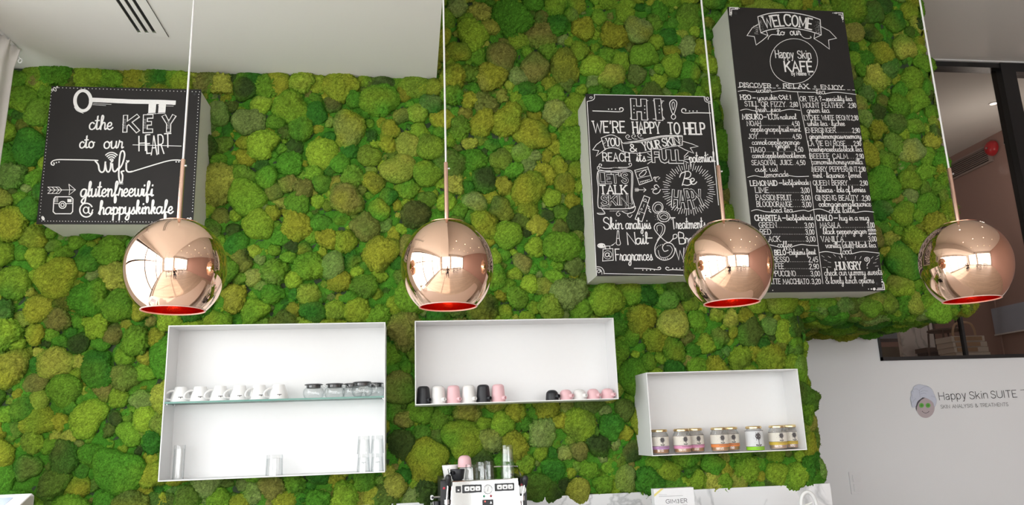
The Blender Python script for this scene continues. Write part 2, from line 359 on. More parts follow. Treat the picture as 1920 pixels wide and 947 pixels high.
# cushions wrapped over the free edges
rg = np.random.default_rng(21)
def edge(p, q, N, U, V):
    p, q = np.array(p, float), np.array(q, float); L = np.linalg.norm(q-p); s_ = 0
    while s_ < L:
        r = rg.uniform(.05, .115); dome(p+(q-p)*min(1, (s_+r*.6)/L)-N*.035, N, U, V, r, rg); s_ += r*1.12
q2 = math.sqrt(.5)
edge((UX, YC, ZB1), (UX, YC, ZH), (ex-ey)*q2, (ex+ey)*q2, ez)
edge((LX, YC, ZB0+.05), (LX, YC, ZB1-.1), (ex-ey)*q2, (ex+ey)*q2, ez)
edge((LX, YC, ZB1), (UX, YC, ZB1), (-ez-ey)*q2, ex, (ey-ez)*q2)
edge((LX+.1, YW-.10, ZB1), (UX, YW-.10, ZB1), -ez, ex, ey)
edge((UX, YC, ZB1), (UX, YW-.08, ZB1), (ex-ez)*q2, ey, (ex+ez)*q2)
edge((LWX+.1, YC-.01, ZB0+.045), (LX, YC-.01, ZB0+.045), -ey, ex, ez)
edge((LWX+.1, YC-.02, ZL-.055), (.17, YC-.02, ZL-.055), -ey, ex, ez)
def build_moss():
    V = np.concatenate(MV).astype(np.float32); F = np.concatenate(MF).astype(np.int32); Cc = np.clip(np.concatenate(MC), 0, 1).astype(np.float32)
    me = bpy.data.meshes.new('moss'); me.vertices.add(len(V)); me.vertices.foreach_set('co', V.ravel())
    me.loops.add(F.size); me.loops.foreach_set('vertex_index', F.ravel()); me.polygons.add(len(F))
    me.polygons.foreach_set('loop_start', np.arange(0, F.size, 4, dtype=np.int32)); me.polygons.foreach_set('use_smooth', np.ones(len(F), bool))
    me.update(calc_edges=True); at = me.color_attributes.new('moss_color', 'FLOAT_COLOR', 'POINT')
    at.data.foreach_set('color', np.c_[Cc, np.ones(len(Cc), np.float32)].ravel().astype(np.float32))
    m = bpy.data.materials.new('cushion_moss'); m.use_nodes = True; n = m.node_tree.nodes; L = m.node_tree.links; b = n['Principled BSDF']
    b.inputs['Roughness'].default_value = .9; b.inputs['Specular IOR Level'].default_value = .1
    ca = n.new('ShaderNodeVertexColor'); ca.layer_name = 'moss_color'; tx = n.new('ShaderNodeTexCoord')
    n1 = n.new('ShaderNodeTexNoise'); n1.inputs['Scale'].default_value = 150; n1.inputs['Detail'].default_value = 5; n1.inputs['Roughness'].default_value = .65; L.new(tx.outputs['Object'], n1.inputs['Vector'])
    mr = n.new('ShaderNodeMapRange'); mr.inputs['From Min'].default_value = .3; mr.inputs['From Max'].default_value = .7; mr.inputs['To Min'].default_value = .50; mr.inputs['To Max'].default_value = 1.5; L.new(n1.outputs['Fac'], mr.inputs['Value'])
    mu = n.new('ShaderNodeMix'); mu.data_type = 'RGBA'; mu.blend_type = 'MULTIPLY'; mu.inputs['Factor'].default_value = 1; L.new(ca.outputs['Color'], mu.inputs['A']); L.new(mr.outputs[0], mu.inputs['B']); L.new(mu.outputs['Result'], b.inputs['Base Color'])
    bp = n.new('ShaderNodeBump'); bp.inputs['Strength'].default_value = .55; bp.inputs['Distance'].default_value = .006; L.new(n1.outputs['Fac'], bp.inputs['Height']); L.new(bp.outputs[0], b.inputs['Normal'])
    me.materials.append(m); o = bpy.data.objects.new('moss', me); COL.objects.link(o)
    tag(o, 'green cushion moss covering the wall behind the counter', 'moss wall', None, 'stuff'); print('moss verts', len(V))
build_moss()

# ------------------------------------------------------------------ hand lettering: single-stroke letters laid as chalk ribbons
CAPS = {
'A': (9, "0,0 4.5,14 9,0;1.6,5 7.4,5"), 'B': (8, "0,0 0,14 4.5,14 6.5,13 7,10.8 6.3,8.3 4.5,7.4 0,7.4;4.5,7.4 7,6.5 8,3.8 7,1 4.8,0 0,0"),
'C': (8.3, "8.2,11.5 6.8,13.5 4.6,14 2,12.8 .4,10 0,7 .4,4 2,1.2 4.6,0 6.8,.5 8.2,2.5"), 'D': (8.5, "0,0 0,14 3.5,14 6.5,12.8 8.2,10 8.5,7 8.2,4 6.5,1.2 3.5,0 0,0"),
'E': (7, "7,14 0,14 0,0 7,0;0,7.3 5.5,7.3"), 'F': (7, "7,14 0,14 0,0;0,7.3 5.5,7.3"),
'G': (8.8, "8.4,11.5 7,13.5 4.7,14 2,12.8 .4,10 0,7 .4,4 2,1.2 4.7,0 7.4,.8 8.6,3 8.6,6.4 5.4,6.4"), 'H': (8.5, "0,0 0,14;8.5,0 8.5,14;0,7.3 8.5,7.3"),
'I': (1, "0.5,0 0.5,14"), 'J': (6, "5.5,14 5.5,3 4.6,.9 2.8,0 1,.8 0,2.8"), 'K': (8, "0,0 0,14;7.6,14 0,5.6;2.6,8.4 8,0"), 'L': (6.5, "0,14 0,0 6.5,0"),
'M': (10.5, "0,0 .6,14 5.2,3 9.9,14 10.5,0"), 'N': (9, "0,0 0,14 9,0 9,14"), 'O': (9.5, "4.7,14 2,12.8 .4,10 0,7 .4,4 2,1.2 4.7,0 7.4,1.2 9.1,4 9.5,7 9.1,10 7.4,12.8 4.7,14"),
'P': (7.8, "0,0 0,14 4.6,14 7,12.9 7.8,10.4 7,7.8 4.6,6.8 0,6.8"), 'Q': (9.5, "4.7,14 2,12.8 .4,10 0,7 .4,4 2,1.2 4.7,0 7.4,1.2 9.1,4 9.5,7 9.1,10 7.4,12.8 4.7,14;5.5,3.5 9.5,-1"),
'R': (8.2, "0,0 0,14 4.6,14 7,12.9 7.8,10.4 7,7.8 4.6,6.8 0,6.8;4,6.8 8.2,0"), 'S': (7.5, "7,11.8 6,13.4 3.8,14 1.6,13.2 .5,11 1.2,8.8 3.8,7.4 6.4,6 7.5,3.6 6.5,1 3.8,0 1.3,.7 0,2.8"),
'T': (8, "0,14 8,14;4,14 4,0"), 'U': (8.5, "0,14 0,4 1.2,1.2 4.2,0 7.3,1.2 8.5,4 8.5,14"), 'V': (9, "0,14 4.5,0 9,14"), 'W': (13, "0,14 3.2,0 6.5,11 9.8,0 13,14"),
'X': (8.5, "0,0 8.5,14;0,14 8.5,0"), 'Y': (8.5, "0,14 4.2,6.5 8.5,14;4.2,6.5 4.2,0"), 'Z': (8, "0,14 8,14 0,0 8,0"),
'0': (7, "3.5,14 1.3,12.6 .1,9.5 0,7 .1,4.5 1.3,1.4 3.5,0 5.7,1.4 6.9,4.5 7,7 6.9,9.5 5.7,12.6 3.5,14"), '1': (3, "0,11 2.2,14 2.2,0"), '2': (7, "0,11 .8,13.2 3.4,14 6,13 6.8,10.6 5.8,8 0,0 7,0"),
'3': (7, "0,12 1.4,13.6 3.4,14 5.8,13 6.4,10.6 5.4,8.4 2.8,7.4 5.6,6.6 7,4 6,1.2 3.4,0 1.2,.5 0,2.4"), '4': (7.5, "5.5,0 5.5,14 0,4.5 7.5,4.5"), '5': (7, "6.5,14 1,14 .5,8 3.4,8.8 6,7.6 7,4.6 6,1.2 3.2,0 .4,1"),
'6': (7, "6.3,13 4,14 1.4,12 .1,7 .4,3 1.8,.6 3.6,0 5.8,.9 7,3.8 6,7 3.8,8.2 1.5,7 .3,4.5"), '9': (7, ".7,1 3,0 5.6,2 6.9,7 6.6,11 5.2,13.4 3.4,14 1.2,13.1 0,10.2 1,7 3.2,5.8 5.5,7 6.7,9.5"),
'.': (1.6, ".5,0 1.1,.5"), ',': (1.8, "1.2,1 .6,-2.6"), '!': (1.4, ".7,14 .7,4.4;.7,.9 .7,0"), '?': (6.5, "0,11 .8,13.2 3.2,14 5.6,13 6.4,10.6 5.4,8.4 3.2,6.8 3.2,4;3.2,1 3.2,0"), "'": (1.4, ".9,14.4 .4,11"), '-': (5, "0,6.8 5,6.8"),
'(': (3, "3,15 .8,11 .2,6 .8,1 3,-3"), ')': (3, "0,15 2.2,11 2.8,6 2.2,1 0,-3"), '%': (9, "1,0 8,14;2,14 .4,12 .6,10 2,9 3.6,10 3.6,12.4 2,14;7,5 5.4,3.6 5.4,1.4 7,0 8.6,1.4 8.6,3.6 7,5"),
'&': (9, "9,5 6.4,1.2 3.6,0 1,1 .2,3.6 1.4,6 4.6,8.4 5.6,11 4.6,13.4 3,14 1.6,12.8 1.8,10.4 4,6.4 8.6,0"), '\u00b7': (2, ".6,4 1.3,4.5"), ' ': (4.2, ""),
'\u00c9': (7, "7,14 0,14 0,0 7,0;0,7.3 5.5,7.3;2.6,15.8 5,18.4"),
}
SCRIPT = {
'a': (7.6, "6,6 4.5,7 2.2,6.6 .6,4.6 .5,2 2,.1 4,.6 5.6,3 6.2,6.8;6.2,6.8 6,2 6.8,.2 8,1"), 'b': (6.6, "0,1 2.5,7 3.6,12 2.6,14 1.6,12.5 1.4,6 1.6,1.5 3,0 5,.8 5.6,3 4.8,5.4;4.8,5.4 5.6,4.6 7,4.6"),
'c': (5.6, "5,5.8 3.6,7 1.6,6 .6,3.6 1.2,1 3,0 4.6,.6 6,2"), 'd': (7.5, "6,6 4.5,7 2.2,6.6 .6,4.6 .5,2 2,.1 4,.6 5.6,3 6.6,14;6.3,10 6,2 6.8,.2 8,1"), 'e': (5.8, "0.4,3 3.6,3.6 4.6,5.4 3.6,7 1.8,6.4 .6,4 .9,1.4 2.6,0 4.4,.5 6,2"),
'f': (5.4, "0,1 2.6,6 4.2,12 3.4,14 2.2,12.6 1.9,6 1.8,-2 2.2,-5.6 3.2,-5 3.4,-2 2.4,.6;2.4,.6 4,1.6 5.6,1.2"), 'g': (7.2, "6,6 4.5,7 2.2,6.6 .6,4.6 .5,2 2,.1 4,.6 5.6,3 6.2,6.8 6,-2 5,-5.4 3,-5.8 1.8,-4.2 3.4,-1.8 7.4,1"),
'h': (7, "0,1 2.2,7 3.4,12 2.6,14 1.6,12 1.4,0;1.4,3 3,6.4 4.8,6.8 5.4,5 5.3,1.4 6,.2 7.2,1"), 'i': (3.2, "0,1 1.6,7 1.5,1.6 2,.2 3.4,1;1.9,9.6 2.1,10.4"), 'j': (3.4, "0,1 2,7 1.9,-3 1.2,-5.4 0,-5.6 -.8,-4.2 1,-1.4 3.6,1;2.2,9.6 2.4,10.4"),
'k': (6.5, "0,1 2.2,7 3.2,12 2.5,14 1.6,12 1.4,0;1.5,3.4 4.2,6.8 5,5.6 4,4 1.8,3.4 3.4,3 4.8,.4 6.6,1"), 'l': (3.6, "0,1 2.4,7 3.4,12 2.6,14 1.6,12 1.5,3 2.2,.2 3.8,1"),
'm': (10, "0,5.5 1.2,7 1.4,0;1.4,3.6 3,6.6 4.4,6.4 4.8,4.5 4.8,0;4.8,3.6 6.4,6.6 7.9,6.4 8.3,4.5 8.2,1.2 9,.2 10.2,1"), 'n': (6.8, "0,5.5 1.2,7 1.4,0;1.4,3.6 3.2,6.6 4.8,6.4 5.2,4.5 5.1,1.2 5.9,.2 7,1"),
'o': (6.5, "3.4,7 1.4,6 .5,3.6 1.1,1 3,0 5,1 5.8,3.4 5,6 3.4,7;4.4,6.2 5.6,5.6 6.8,6"), 'p': (6.8, "0,4 1.6,7 1.5,-6;1.5,4 3,6.6 4.8,6.6 5.9,4.8 5.6,1.6 4,0 2.4,.4 1.6,1.6;5,.8 7,1.2"), 'q': (7.2, "6,6 4.5,7 2.2,6.6 .6,4.6 .5,2 2,.1 4,.6 5.6,3 6.2,6.8 6,-6 7.4,-3"),
'r': (5, "0,1 1,5 1.4,7.6 2,6.4 4,6.2 3.8,1.6 4.2,.2 5.4,1"), 's': (5, "0,1 2.4,5 3,7.4 3.2,5 4.2,2.8 3.8,.6 2.2,0 .9,.8;3.8,.6 5.2,1"), 't': (4.4, "0,1 1.8,7 2.4,12.5 2.2,12 1.9,2 2.6,.2 4.6,1;.2,8.8 4,9"),
'u': (7, "0,5.5 .9,7 .9,2 1.8,.2 3.4,.4 5.2,3 5.6,7;5.6,7 5.4,1.6 6,.2 7.2,1"), 'v': (6, "0,5.5 1,7 1.6,2 2.6,0 4,2 5,6.6 6.2,6"), 'w': (9, "0,5.5 1,7 1,2 2,.2 3.4,.8 4.5,3 4.6,6.5;4.6,3 5.2,.6 6.6,.2 8,2.4 8.4,6.6 9.4,6"),
'x': (5.4, "0,5.5 1.4,7 4,0 5.6,1;5,7 1,0"), 'y': (7, "0,5.5 .9,7 .9,2.4 1.8,.4 3.4,.5 5.2,3 5.6,7 5.5,-2 4.6,-5.4 2.8,-5.8 1.6,-4.2 3.2,-1.6 7,1"), 'z': (5.6, "0,6.4 2,7 4.6,6.8 .4,.2 3,.4 5.8,1"),
}
PRINT = {
'a': (6.6, "0.4,9 2.2,10 4.4,9.8 5.6,8.4 5.6,0;5.6,5.8 2.4,5.4 .4,4.2 0,2.4 .8,.5 2.4,0 4.4,.8 5.6,2.6"), 'p': (6.6, "0,10 0,-4.2;0,7.2 1.4,9.4 3.2,10 5.2,9 6.3,6.6 6.3,3.4 5.2,1 3.2,0 1.4,.6 0,2.8"), 'y': (6.4, "0,10 3.3,0;6.4,10 2.6,-3 1.6,-4.2 .4,-4.2"),
'k': (6, "0,14 0,0;5.6,10 0,4;2.2,6.4 6,0"), 'i': (1, ".5,10 .5,0;.5,14 .5,13"), 'n': (6.2, "0,10 0,0;0,7 1.4,9.2 3.4,10 5.2,9.2 5.9,7.4 6,0"), 'l': (1, ".5,14 .5,0"), 'e': (6.4, "0,5.4 6.2,5.4 6,7.6 4.8,9.5 3.1,10 1.2,9 .1,6.4 .2,3 1.2,.8 3.2,0 5,.6 6,2.2"),
'\u00e9': (6.4, "0,5.4 6.2,5.4 6,7.6 4.8,9.5 3.1,10 1.2,9 .1,6.4 .2,3 1.2,.8 3.2,0 5,.6 6,2.2;2.6,11.6 4.6,14"), '\u00e8': (6.4, "0,5.4 6.2,5.4 6,7.6 4.8,9.5 3.1,10 1.2,9 .1,6.4 .2,3 1.2,.8 3.2,0 5,.6 6,2.2;3.6,11.6 1.6,14"),
}
def strokes_of(ch, style):
    if style == 'script' and ch in SCRIPT: a, t = SCRIPT[ch]; sm = True
    elif style == 'print' and ch in PRINT: a, t = PRINT[ch]; sm = True
    elif ch in CAPS: a, t = CAPS[ch]; sm = ch in 'CGOSQ0235689&?()' or (style == 'script' and ch not in "KMNTVWXYZAEFHIL")
    else: a, t = CAPS[ch.upper()]; sm = False
    out = []
    for st in t.split(';'):
        if not st: continue
        p = [tuple(float(v) for v in q.split(',')) for q in st.split()]
        out.append(catmull(p, 3) if sm and len(p) > 2 else p)
    return a, out
class Sheet:
    """lettering and drawing on one upright plane; (x, y) are read off in a scale of their own and laid onto the plane"""
    def __init__(s, Y, ox, oy, k, lift=.0012): s.Y = Y; s.o = (ox, oy, k); s.lift = lift; s.mbs = {}; s.cur = 'drawing'; s.nth = 0
    def scale(s, ox, oy, k): s.o = (ox, oy, k); return s
    def at(s, x, y): p = WP(s.o[0]+x/s.o[2], s.o[1]+y/s.o[2], s.Y); return (p.x, p.z)
    def unit(s, x, y): a = s.at(x, y); b = s.at(x, y-10); return math.hypot(b[0]-a[0], b[1]-a[1])/10
    def mb(s, layer): return s.mbs.setdefault(s.cur if layer == 'drawing' else layer, MB())
    def lay(s, lev):                                 # each chalk stroke lies a hair above the last, as drawn
        s.nth = (s.nth+1) % 25; return s.Y-s.lift-.0022*lev-.00004*s.nth
    def ribbon(s, pts, w, layer='lettering', lev=0, closed=False):
        P = [Vector(p) for p in pts]; Q = [P[0]]
        for p in P[1:]:
            if (p-Q[-1]).length > 1e-5: Q.append(p)
        if len(Q) < 2: return
        n = len(Q); L = []; y = s.lay(lev)
        for i, p in enumerate(Q):
            if closed: a, b = (p-Q[i-1]), (Q[(i+1) % n]-p)
            else: a = (p-Q[i-1]) if i else (Q[1]-p); b = (Q[i+1]-p) if i < n-1 else (p-Q[i-1])
            if a.length < 1e-7: a = b
            if b.length < 1e-7: b = a
            a, b = a.normalized(), b.normalized(); t = a+b
            if t.length < .35: t = b
            t.normalize(); nn = Vector((-t.y, t.x)); k = min(1.7, 1/max(.45, nn.dot(Vector((-b.y, b.x)))))
            e = Vector((0, 0))
            if not closed and i == 0: e = -b*w*.35
            if not closed and i == n-1: e = a*w*.35
            L.append((p+e+nn*w*.5*k, p+e-nn*w*.5*k))
        vs = []; fs = []
        for i, (a, b) in enumerate(L): yy = y-.0006*i/n; vs += [(a.x, yy, a.y), (b.x, yy, b.y)]
        for i in range(n if closed else n-1):
            j = (i+1) % n; fs.append((2*i, 2*i+1, 2*j+1, 2*j))
        s.mb(layer).add(vs, fs)
    def line(s, pts, w=2.0, smooth=False, closed=False, layer='drawing', lev=0):
        if isinstance(pts, str): pts = [tuple(float(v) for v in q.split(',')) for q in pts.split()]
        if smooth: pts = catmull(pts, 5, closed)
        if closed and smooth: pts = pts[:-1]
        u = s.unit(*pts[0]); s.ribbon([s.at(*p) for p in pts], w*u, layer, lev, closed)
    def dot(s, x, y, r, layer='drawing', lev=0, seg=10, ry=None):
        pts = [s.at(x+r*math.cos(2*PI*i/seg), y+(ry or r)*math.sin(2*PI*i/seg)) for i in range(seg)]; Y = s.lay(lev)
        s.mb(layer).poly([(a, Y, b) for a, b in pts])
    def ring(s, x, y, rx, ry, w, layer='drawing', a0=0, a1=360, rot=0, lev=0, seg=40):
        c, sn = math.cos(math.radians(rot)), math.sin(math.radians(rot)); full = a1-a0 >= 360; pts = []
        for i in range(seg if full else seg+1):
            t = math.radians(a0+(a1-a0)*i/seg); px, py = rx*math.cos(t), ry*math.sin(t); pts.append((x+px*c-py*sn, y+px*sn+py*c))
        s.line(pts, w, False, full, layer, lev)
    def fill(s, pts, layer='drawing', lev=0):
        if isinstance(pts, str): pts = [tuple(float(v) for v in q.split(',')) for q in pts.split()]
        Y = s.lay(lev); s.mb(layer).poly([(a, Y, b) for a, b in (s.at(*p) for p in pts)])
    def dots(s, x0, y0, x1, y1, step, r, layer='lettering'):
        n = max(2, int(math.hypot(x1-x0, y1-y0)/step))
        for i in range(n): s.dot(x0+(x1-x0)*i/(n-1), y0+(y1-y0)*i/(n-1), r, layer, seg=5)
    def text(s, t, x0, y0, x1, y1, cap, style='caps', w=None, serif=False, outline=0, slant=0, layer='lettering', arc=None):
        """t between two baseline ends, cap high; outline > 0 leaves the core of each stroke dark"""
        w = w or cap*.11; gap = 2.6 if style != 'script' else .15
        if style == 'script' : gap = .2
        gl = [strokes_of(c, style) for c in t]; tot = sum(a for a, _ in gl)+gap*(len(gl)-1)
        base = [s.at(*p) for p in (arc or [(x0, y0), (x1, y1)])]; seg = [math.hypot(base[i+1][0]-base[i][0], base[i+1][1]-base[i][1]) for i in range(len(base)-1)]; Ltot = sum(seg)
        u = s.unit(x0, y0); ky = cap*u/14; kx = Ltot/tot; ww = w*u
        def put(gx, gy):
            d = (gx+slant*gy)*kx; i = 0; q = d
            while i < len(seg)-1 and q > seg[i]: q -= seg[i]; i += 1
            tx, ty = (base[i+1][0]-base[i][0])/seg[i], (base[i+1][1]-base[i][1])/seg[i]
            return (base[i][0]+tx*q-ty*gy*ky, base[i][1]+ty*q+tx*gy*ky)
        x = 0
        for (adv, sts), ch in zip(gl, t):
            for st in sts:
                if serif and ch not in '.,-\u00b7':
                    for e, nb in ((st[0], st[1]), (st[-1], st[-2])):
                        if (abs(e[1]) < .3 or abs(e[1]-14) < .3) and abs(nb[1]-e[1]) > 2.5:
                            a, b = put(x+e[0]-1.5, e[1]), put(x+e[0]+1.5, e[1]); s.ribbon([a, b], ww*.8, layer)
                pts = [put(x+gx, gy) for gx, gy in st]
                s.ribbon(pts, ww, layer)
                if outline: s.ribbon(pts, ww-2*outline*u, 'infill', 1)
            x += adv+gap
    def flush(s, parent, mats, names):
        for k, mb in s.mbs.items(): mb.build(names.get(k, k), mats.get(k, M['chalk']), parent)

def chalkboard(label, Yf, x0, x1, z0, z1, bx0=None, screws=(), sc=.008):
    """black panel screwed on an open white box that stands off the wall"""
    t = thing('chalkboard', label, 'chalkboard', ((x0+x1)/2, YC, z0)); b0 = x0+.006 if bx0 is None else bx0
    MB().box((x0, Yf, z0), (x1, Yf+.006, z1)).build('panel', M['slate'], t)
    y1 = YC-.002; a, b, c, d = b0, x1-.006, z0+.004, z1-.004; k = .012; y0 = Yf+.0065
    MB().box((a, y0, c), (a+k, y1, d)).box((b-k, y0, c), (b, y1, d)).box((a+k, y0, c), (b-k, y1, c+k)).box((a+k, y0, d-k), (b-k, y1, d)).build('mounting_box', M['boxside'], t)
    for x, z in screws:
        MB().lathe([(0, Yf-.002), (sc*.5, Yf-.002), (sc, Yf-.0008), (sc, Yf+.001)], 14, (x, 0, z), 'y').build('screw', M['blackplastic'], t, True)
    return t
YB = 4.585
k = YB/3
def X(v): return v*k
def Z(v): return EYE+v*k
MATS = dict(infill=M['slate']); NAMES = dict(lettering='chalk_lettering', drawing='chalk_drawing', infill='letter_infill')  # infill is the slate-black core of outlined letters

# ---- first board: the key to our heart
b1 = chalkboard('square chalkboard with a chalk key drawing and wifi lettering, behind the first pendant lamp', YB, X(-1.396), X(-.831), Z(.8265), Z(1.3915), X(-1.381), [(WP(365, 176.2, YB).x, WP(365, 176.2, YB).z)])
S = Sheet(YB, 60, 140, 2.958)
S.cur = 'dotted_border'
S.dots(150, 73, 930, 96, 20, 2.6, 'drawing'); S.dots(108, 100, 42, 800, 17, 2.6, 'drawing'); S.dots(55, 812, 880, 820, 16, 2.6, 'drawing'); S.dots(925, 110, 890, 760, 16, 2.6, 'drawing')
for (x, y) in ((128, 82), (62, 797), (868, 806)): S.ring(x, y, 6, 11, 3.5, rot=-25); 
S.ring(113, 86, 4, 6, 3); S.ring(140, 70, 4, 4, 3); S.ring(880, 798, 4, 5, 3); S.dot(62, 797, 8)
S.cur = 'key_drawing'
S.ring(283, 145, 44, 56, 17); S.line("327,140 560,150 700,152 788,156", 24); S.dot(786, 157, 12)
S.fill("648,160 690,160 685,212 645,214"); S.fill("704,160 744,162 740,210 700,212"); S.line("340,160 440,166", 2); S.line("338,167 410,172", 2); S.line("236,180 250,200 285,215", 3, True); S.line("700,172 785,176", 2); S.line("640,218 690,217", 3); S.line("696,216 738,214", 3)
S.text('cthe', 315, 305, 447, 305, 78, 'script', 7); 
for t_, x0, x1 in (('K', 516, 584), ('E', 628, 662), ('Y', 732, 784)): S.text(t_, x0, 313, x1, 312, 80, 'caps', 25, outline=5)
for cx, cy in ((516, 250), (628, 250), (758, 250)):
    for i in range(7): S.line([(cx-6+(i % 2)*3, cy+i*8), (cx+6, cy+i*8)], 1.6, layer='lettering', lev=2)
S.text('cto', 262, 408, 345, 406, 70, 'script', 7); S.text('our', 397, 410, 505, 408, 76, 'script', 7)
S.line("560,390 700,393 828,397", 3.5, layer='lettering')
for t, x0, x1, yb, c in (('H', 594, 630, 424, 82), ('E', 638, 660, 438, 104), ('A', 662, 694, 446, 108), ('R', 702, 732, 440, 106), ('T', 736, 772, 404, 76)): S.text(t, x0, yb, x1, yb-2, c, 'caps', 6)
S.cur = 'wifi_drawing'
S.line("110,500 107,490 118,478 145,472 200,472 350,475 362,478", 6, True); S.line("550,540 640,512 750,480 800,474 838,478", 6, True); S.line("110,500 120,503 125,494", 5, True)
for x in (122, 136, 150): S.dot(x, 491-(x-122)*.2, 4)
for x in (800, 815, 830): S.dot(x, 484, 4)
S.line("352,480 368,500 374,530 388,542 402,530 408,485", 8, True); S.line("408,500 414,532 426,540 436,520 438,490", 8, True); S.line("446,495 450,530 462,538 478,520", 8, True); S.line("478,530 500,500 514,450 508,425 494,430 486,470 482,560 490,598 500,594 503,560 496,540 510,535", 8, True); S.line("524,490 524,528 536,540 555,538", 8, True)
for i in range(3): S.line("%d,540 %d,545 %d,541" % (376+i*2, 388, 400), 1.5); S.line([(480, 600+i*4), (506, 600+i*4)], 1.5)
for x, y in ((532, 482), (444, 480)): S.fill([(x, y+9), (x-10, y-2), (x-6, y-8), (x, y-4), (x+6, y-8), (x+10, y-2)])
for r in (14, 26, 38, 50): S.ring(441, 482, r*.9, r, 6, a0=-135, a1=-45, seg=12)
S.cur = 'arrow_drawing'; S.line("88,641 242,639", 3); S.line("205,608 242,639 206,668 210,640 205,608", 3)
for i in range(3): S.line([(88+i*22, 624), (108+i*22, 640), (88+i*22, 660)], 3)
S.line("88,624 150,624 166,640 150,660 88,660", 3)
S.text('glutenfreewifi', 268, 678, 672, 674, 84, 'script', 8); S.text('happyskinkafe', 370, 776, 782, 770, 76, 'script', 8)
S.cur = 'camera_drawing'
S.line("122,690 130,678 215,678 228,690 226,760 216,772 130,772 118,760", 5, False, True); S.ring(170, 723, 19, 19, 5); S.ring(170, 723, 9, 9, 4); S.line("119,715 150,716", 3.5); S.line("190,716 227,715", 3.5); S.fill("197,690 220,690 220,708 197,708")
for i in range(4): S.line([(126+i*6, 682), (126+i*6, 708)], 2)
S.cur = 'lettering'
S.ring(302, 752, 36, 38, 7, a0=20, a1=330); S.ring(300, 752, 14, 17, 6); S.line("316,735 316,765 328,772 338,750", 6, True)
S.flush(b1, MATS, NAMES)

# ---- second board: hi! we're happy to help
b2 = chalkboard('chalkboard reading HI we are happy to help, in the middle of the moss wall', YB, X(.757), X(1.331), Z(.609), Z(1.413), None, [(WP(1107, 184, YB).x, WP(1107, 184, YB).z)], .006)
S = Sheet(YB, 1080, 160, 2.4933)
S.cur = 'border'
S.line("85,44 600,53", 3); S.line("52,78 96,890", 3); S.line("130,880 500,888", 3); S.line("85,44 86,60 76,70 52,76", 3, True); S.line("598,53 604,75 628,84", 3, True); S.line("603,54 612,72 628,76", 2.5, True); S.line("620,84 666,560", 3); S.line("98,848 118,852 130,868 130,882", 3, True); S.line("98,856 112,860 120,872 121,884", 2.5, True); S.ring(106, 870, 6, 7, 2.5); S.ring(114, 868, 3, 4, 2); S.ring(614, 62, 5, 6, 2.5); S.ring(70, 58, 6, 4, 2.5)
S.cur = 'top_flourish'
S.line("78,120 140,122 205,124 220,116 216,106 204,108 204,116", 4, True); S.line("628,130 560,129 505,130 493,120 499,110 512,113 512,121", 4, True)
for x in (152, 167, 184): S.dot(x, 112, 3)
for x in (530, 547, 565): S.dot(x, 121, 3)
S.cur = 'lettering'
S.text('H', 272, 152, 320, 154, 80, 'caps', 30, outline=4); S.text('I', 384, 154, 394, 154, 80, 'caps', 34, outline=4); S.line("256,72 276,72", 3); S.line("254,157 282,157", 3); S.line("312,72 336,72", 3); S.line("312,158 338,158", 3); S.line("360,72 410,74", 3); S.line("360,158 414,158", 3)
for cx in (270, 320, 388):
    for i in range(3): S.dot(cx, 98+i*16, 3, lev=2)
S.line("256,76 264,94 256,115 264,135 254,155", 3, True); S.line("404,78 396,94 404,115 398,135 412,155", 3, True)
S.line("455,68 440,78 438,95 450,132 458,132 470,92 468,76", 3.5, True, True); S.line("455,78 448,90 454,115 460,92", 2.5, True, True); S.ring(455, 148, 10, 11, 3.5)
S.text("WE'RE", 82, 221, 230, 222, 53, 'caps', 6, True); S.text('HAPPY', 268, 224, 394, 225, 52, 'caps', 6, True); S.text('TO', 433, 227, 486, 228, 52, 'caps', 6, True); S.text('HELP', 509, 229, 604, 230, 53, 'caps', 7, True)
S.cur = 'ribbon_drawing'
S.line("118,246 165,232 205,250 224,272 290,262 380,240 440,236 497,237", 3, True); S.line("134,298 168,292 200,298 220,310 290,318 380,302 440,288 497,280", 3, True); S.line("118,246 134,298", 3); S.line("497,237 497,280", 3); S.line("210,258 222,312", 3); S.line("122,258 95,278 78,302 106,306 94,332 120,312 142,297", 3); S.line("499,262 540,274 571,286 534,293 550,318 510,302 478,285", 3)
for i in range(5): S.line([(225+i*6, 268-i), (300, 256+i*3), (400, 236+i*2), (495, 234+i*2)][:4], 1.2, True)
S.text('YOU', 142, 284, 203, 284, 36, 'caps', 5, True); S.text('&', 254, 311, 284, 309, 34, 'caps', 5); S.text('YOUR', 318, 305, 396, 291, 36, 'caps', 5, True); S.text('SKIN', 407, 286, 484, 276, 36, 'caps', 5, True)
for x, y in ((240, 246), (268, 244), (296, 240)): S.line([(x+18, y+8), (x, y+6), (x-8, y-6), (x+2, y-14), (x+10, y-6), (x+3, y-2)], 2.5, True)
for i in range(26): S.dot(random.uniform(124, 140), random.uniform(255, 294), 1.1); S.dot(random.uniform(150, 205), random.uniform(286, 294), 1.0); S.dot(random.uniform(478, 494), random.uniform(244, 276), 1.1)
S.text('REACH', 126, 354, 251, 356, 38, 'caps', 4.5, True); S.text('its', 283, 357, 327, 356, 44, 'script', 4.5); S.text('FULL', 362, 357, 498, 359, 52, 'caps', 17, outline=3.6); S.text('potential', 530, 361, 650, 358, 48, 'script', 4.5)
for a in (-25, -8, 8, 25): S.line([(350+2, 343+a*.5), (334, 343+a)], 3); S.line([(505, 343+a*.4), (524, 338+a)], 3)
S.cur = 'speech_bubble_drawing'
S.line("108,398 150,404 210,398 258,400 265,440 262,520 272,560 258,575 180,578 118,576 102,560 104,480 98,430", 3.5, True, True); S.line("104,404 150,410 210,404 254,406 259,440 257,520 264,556", 2.5, True); S.line("120,578 135,600 110,604 98,598", 3, True); S.line("98,598 130,598", 2)
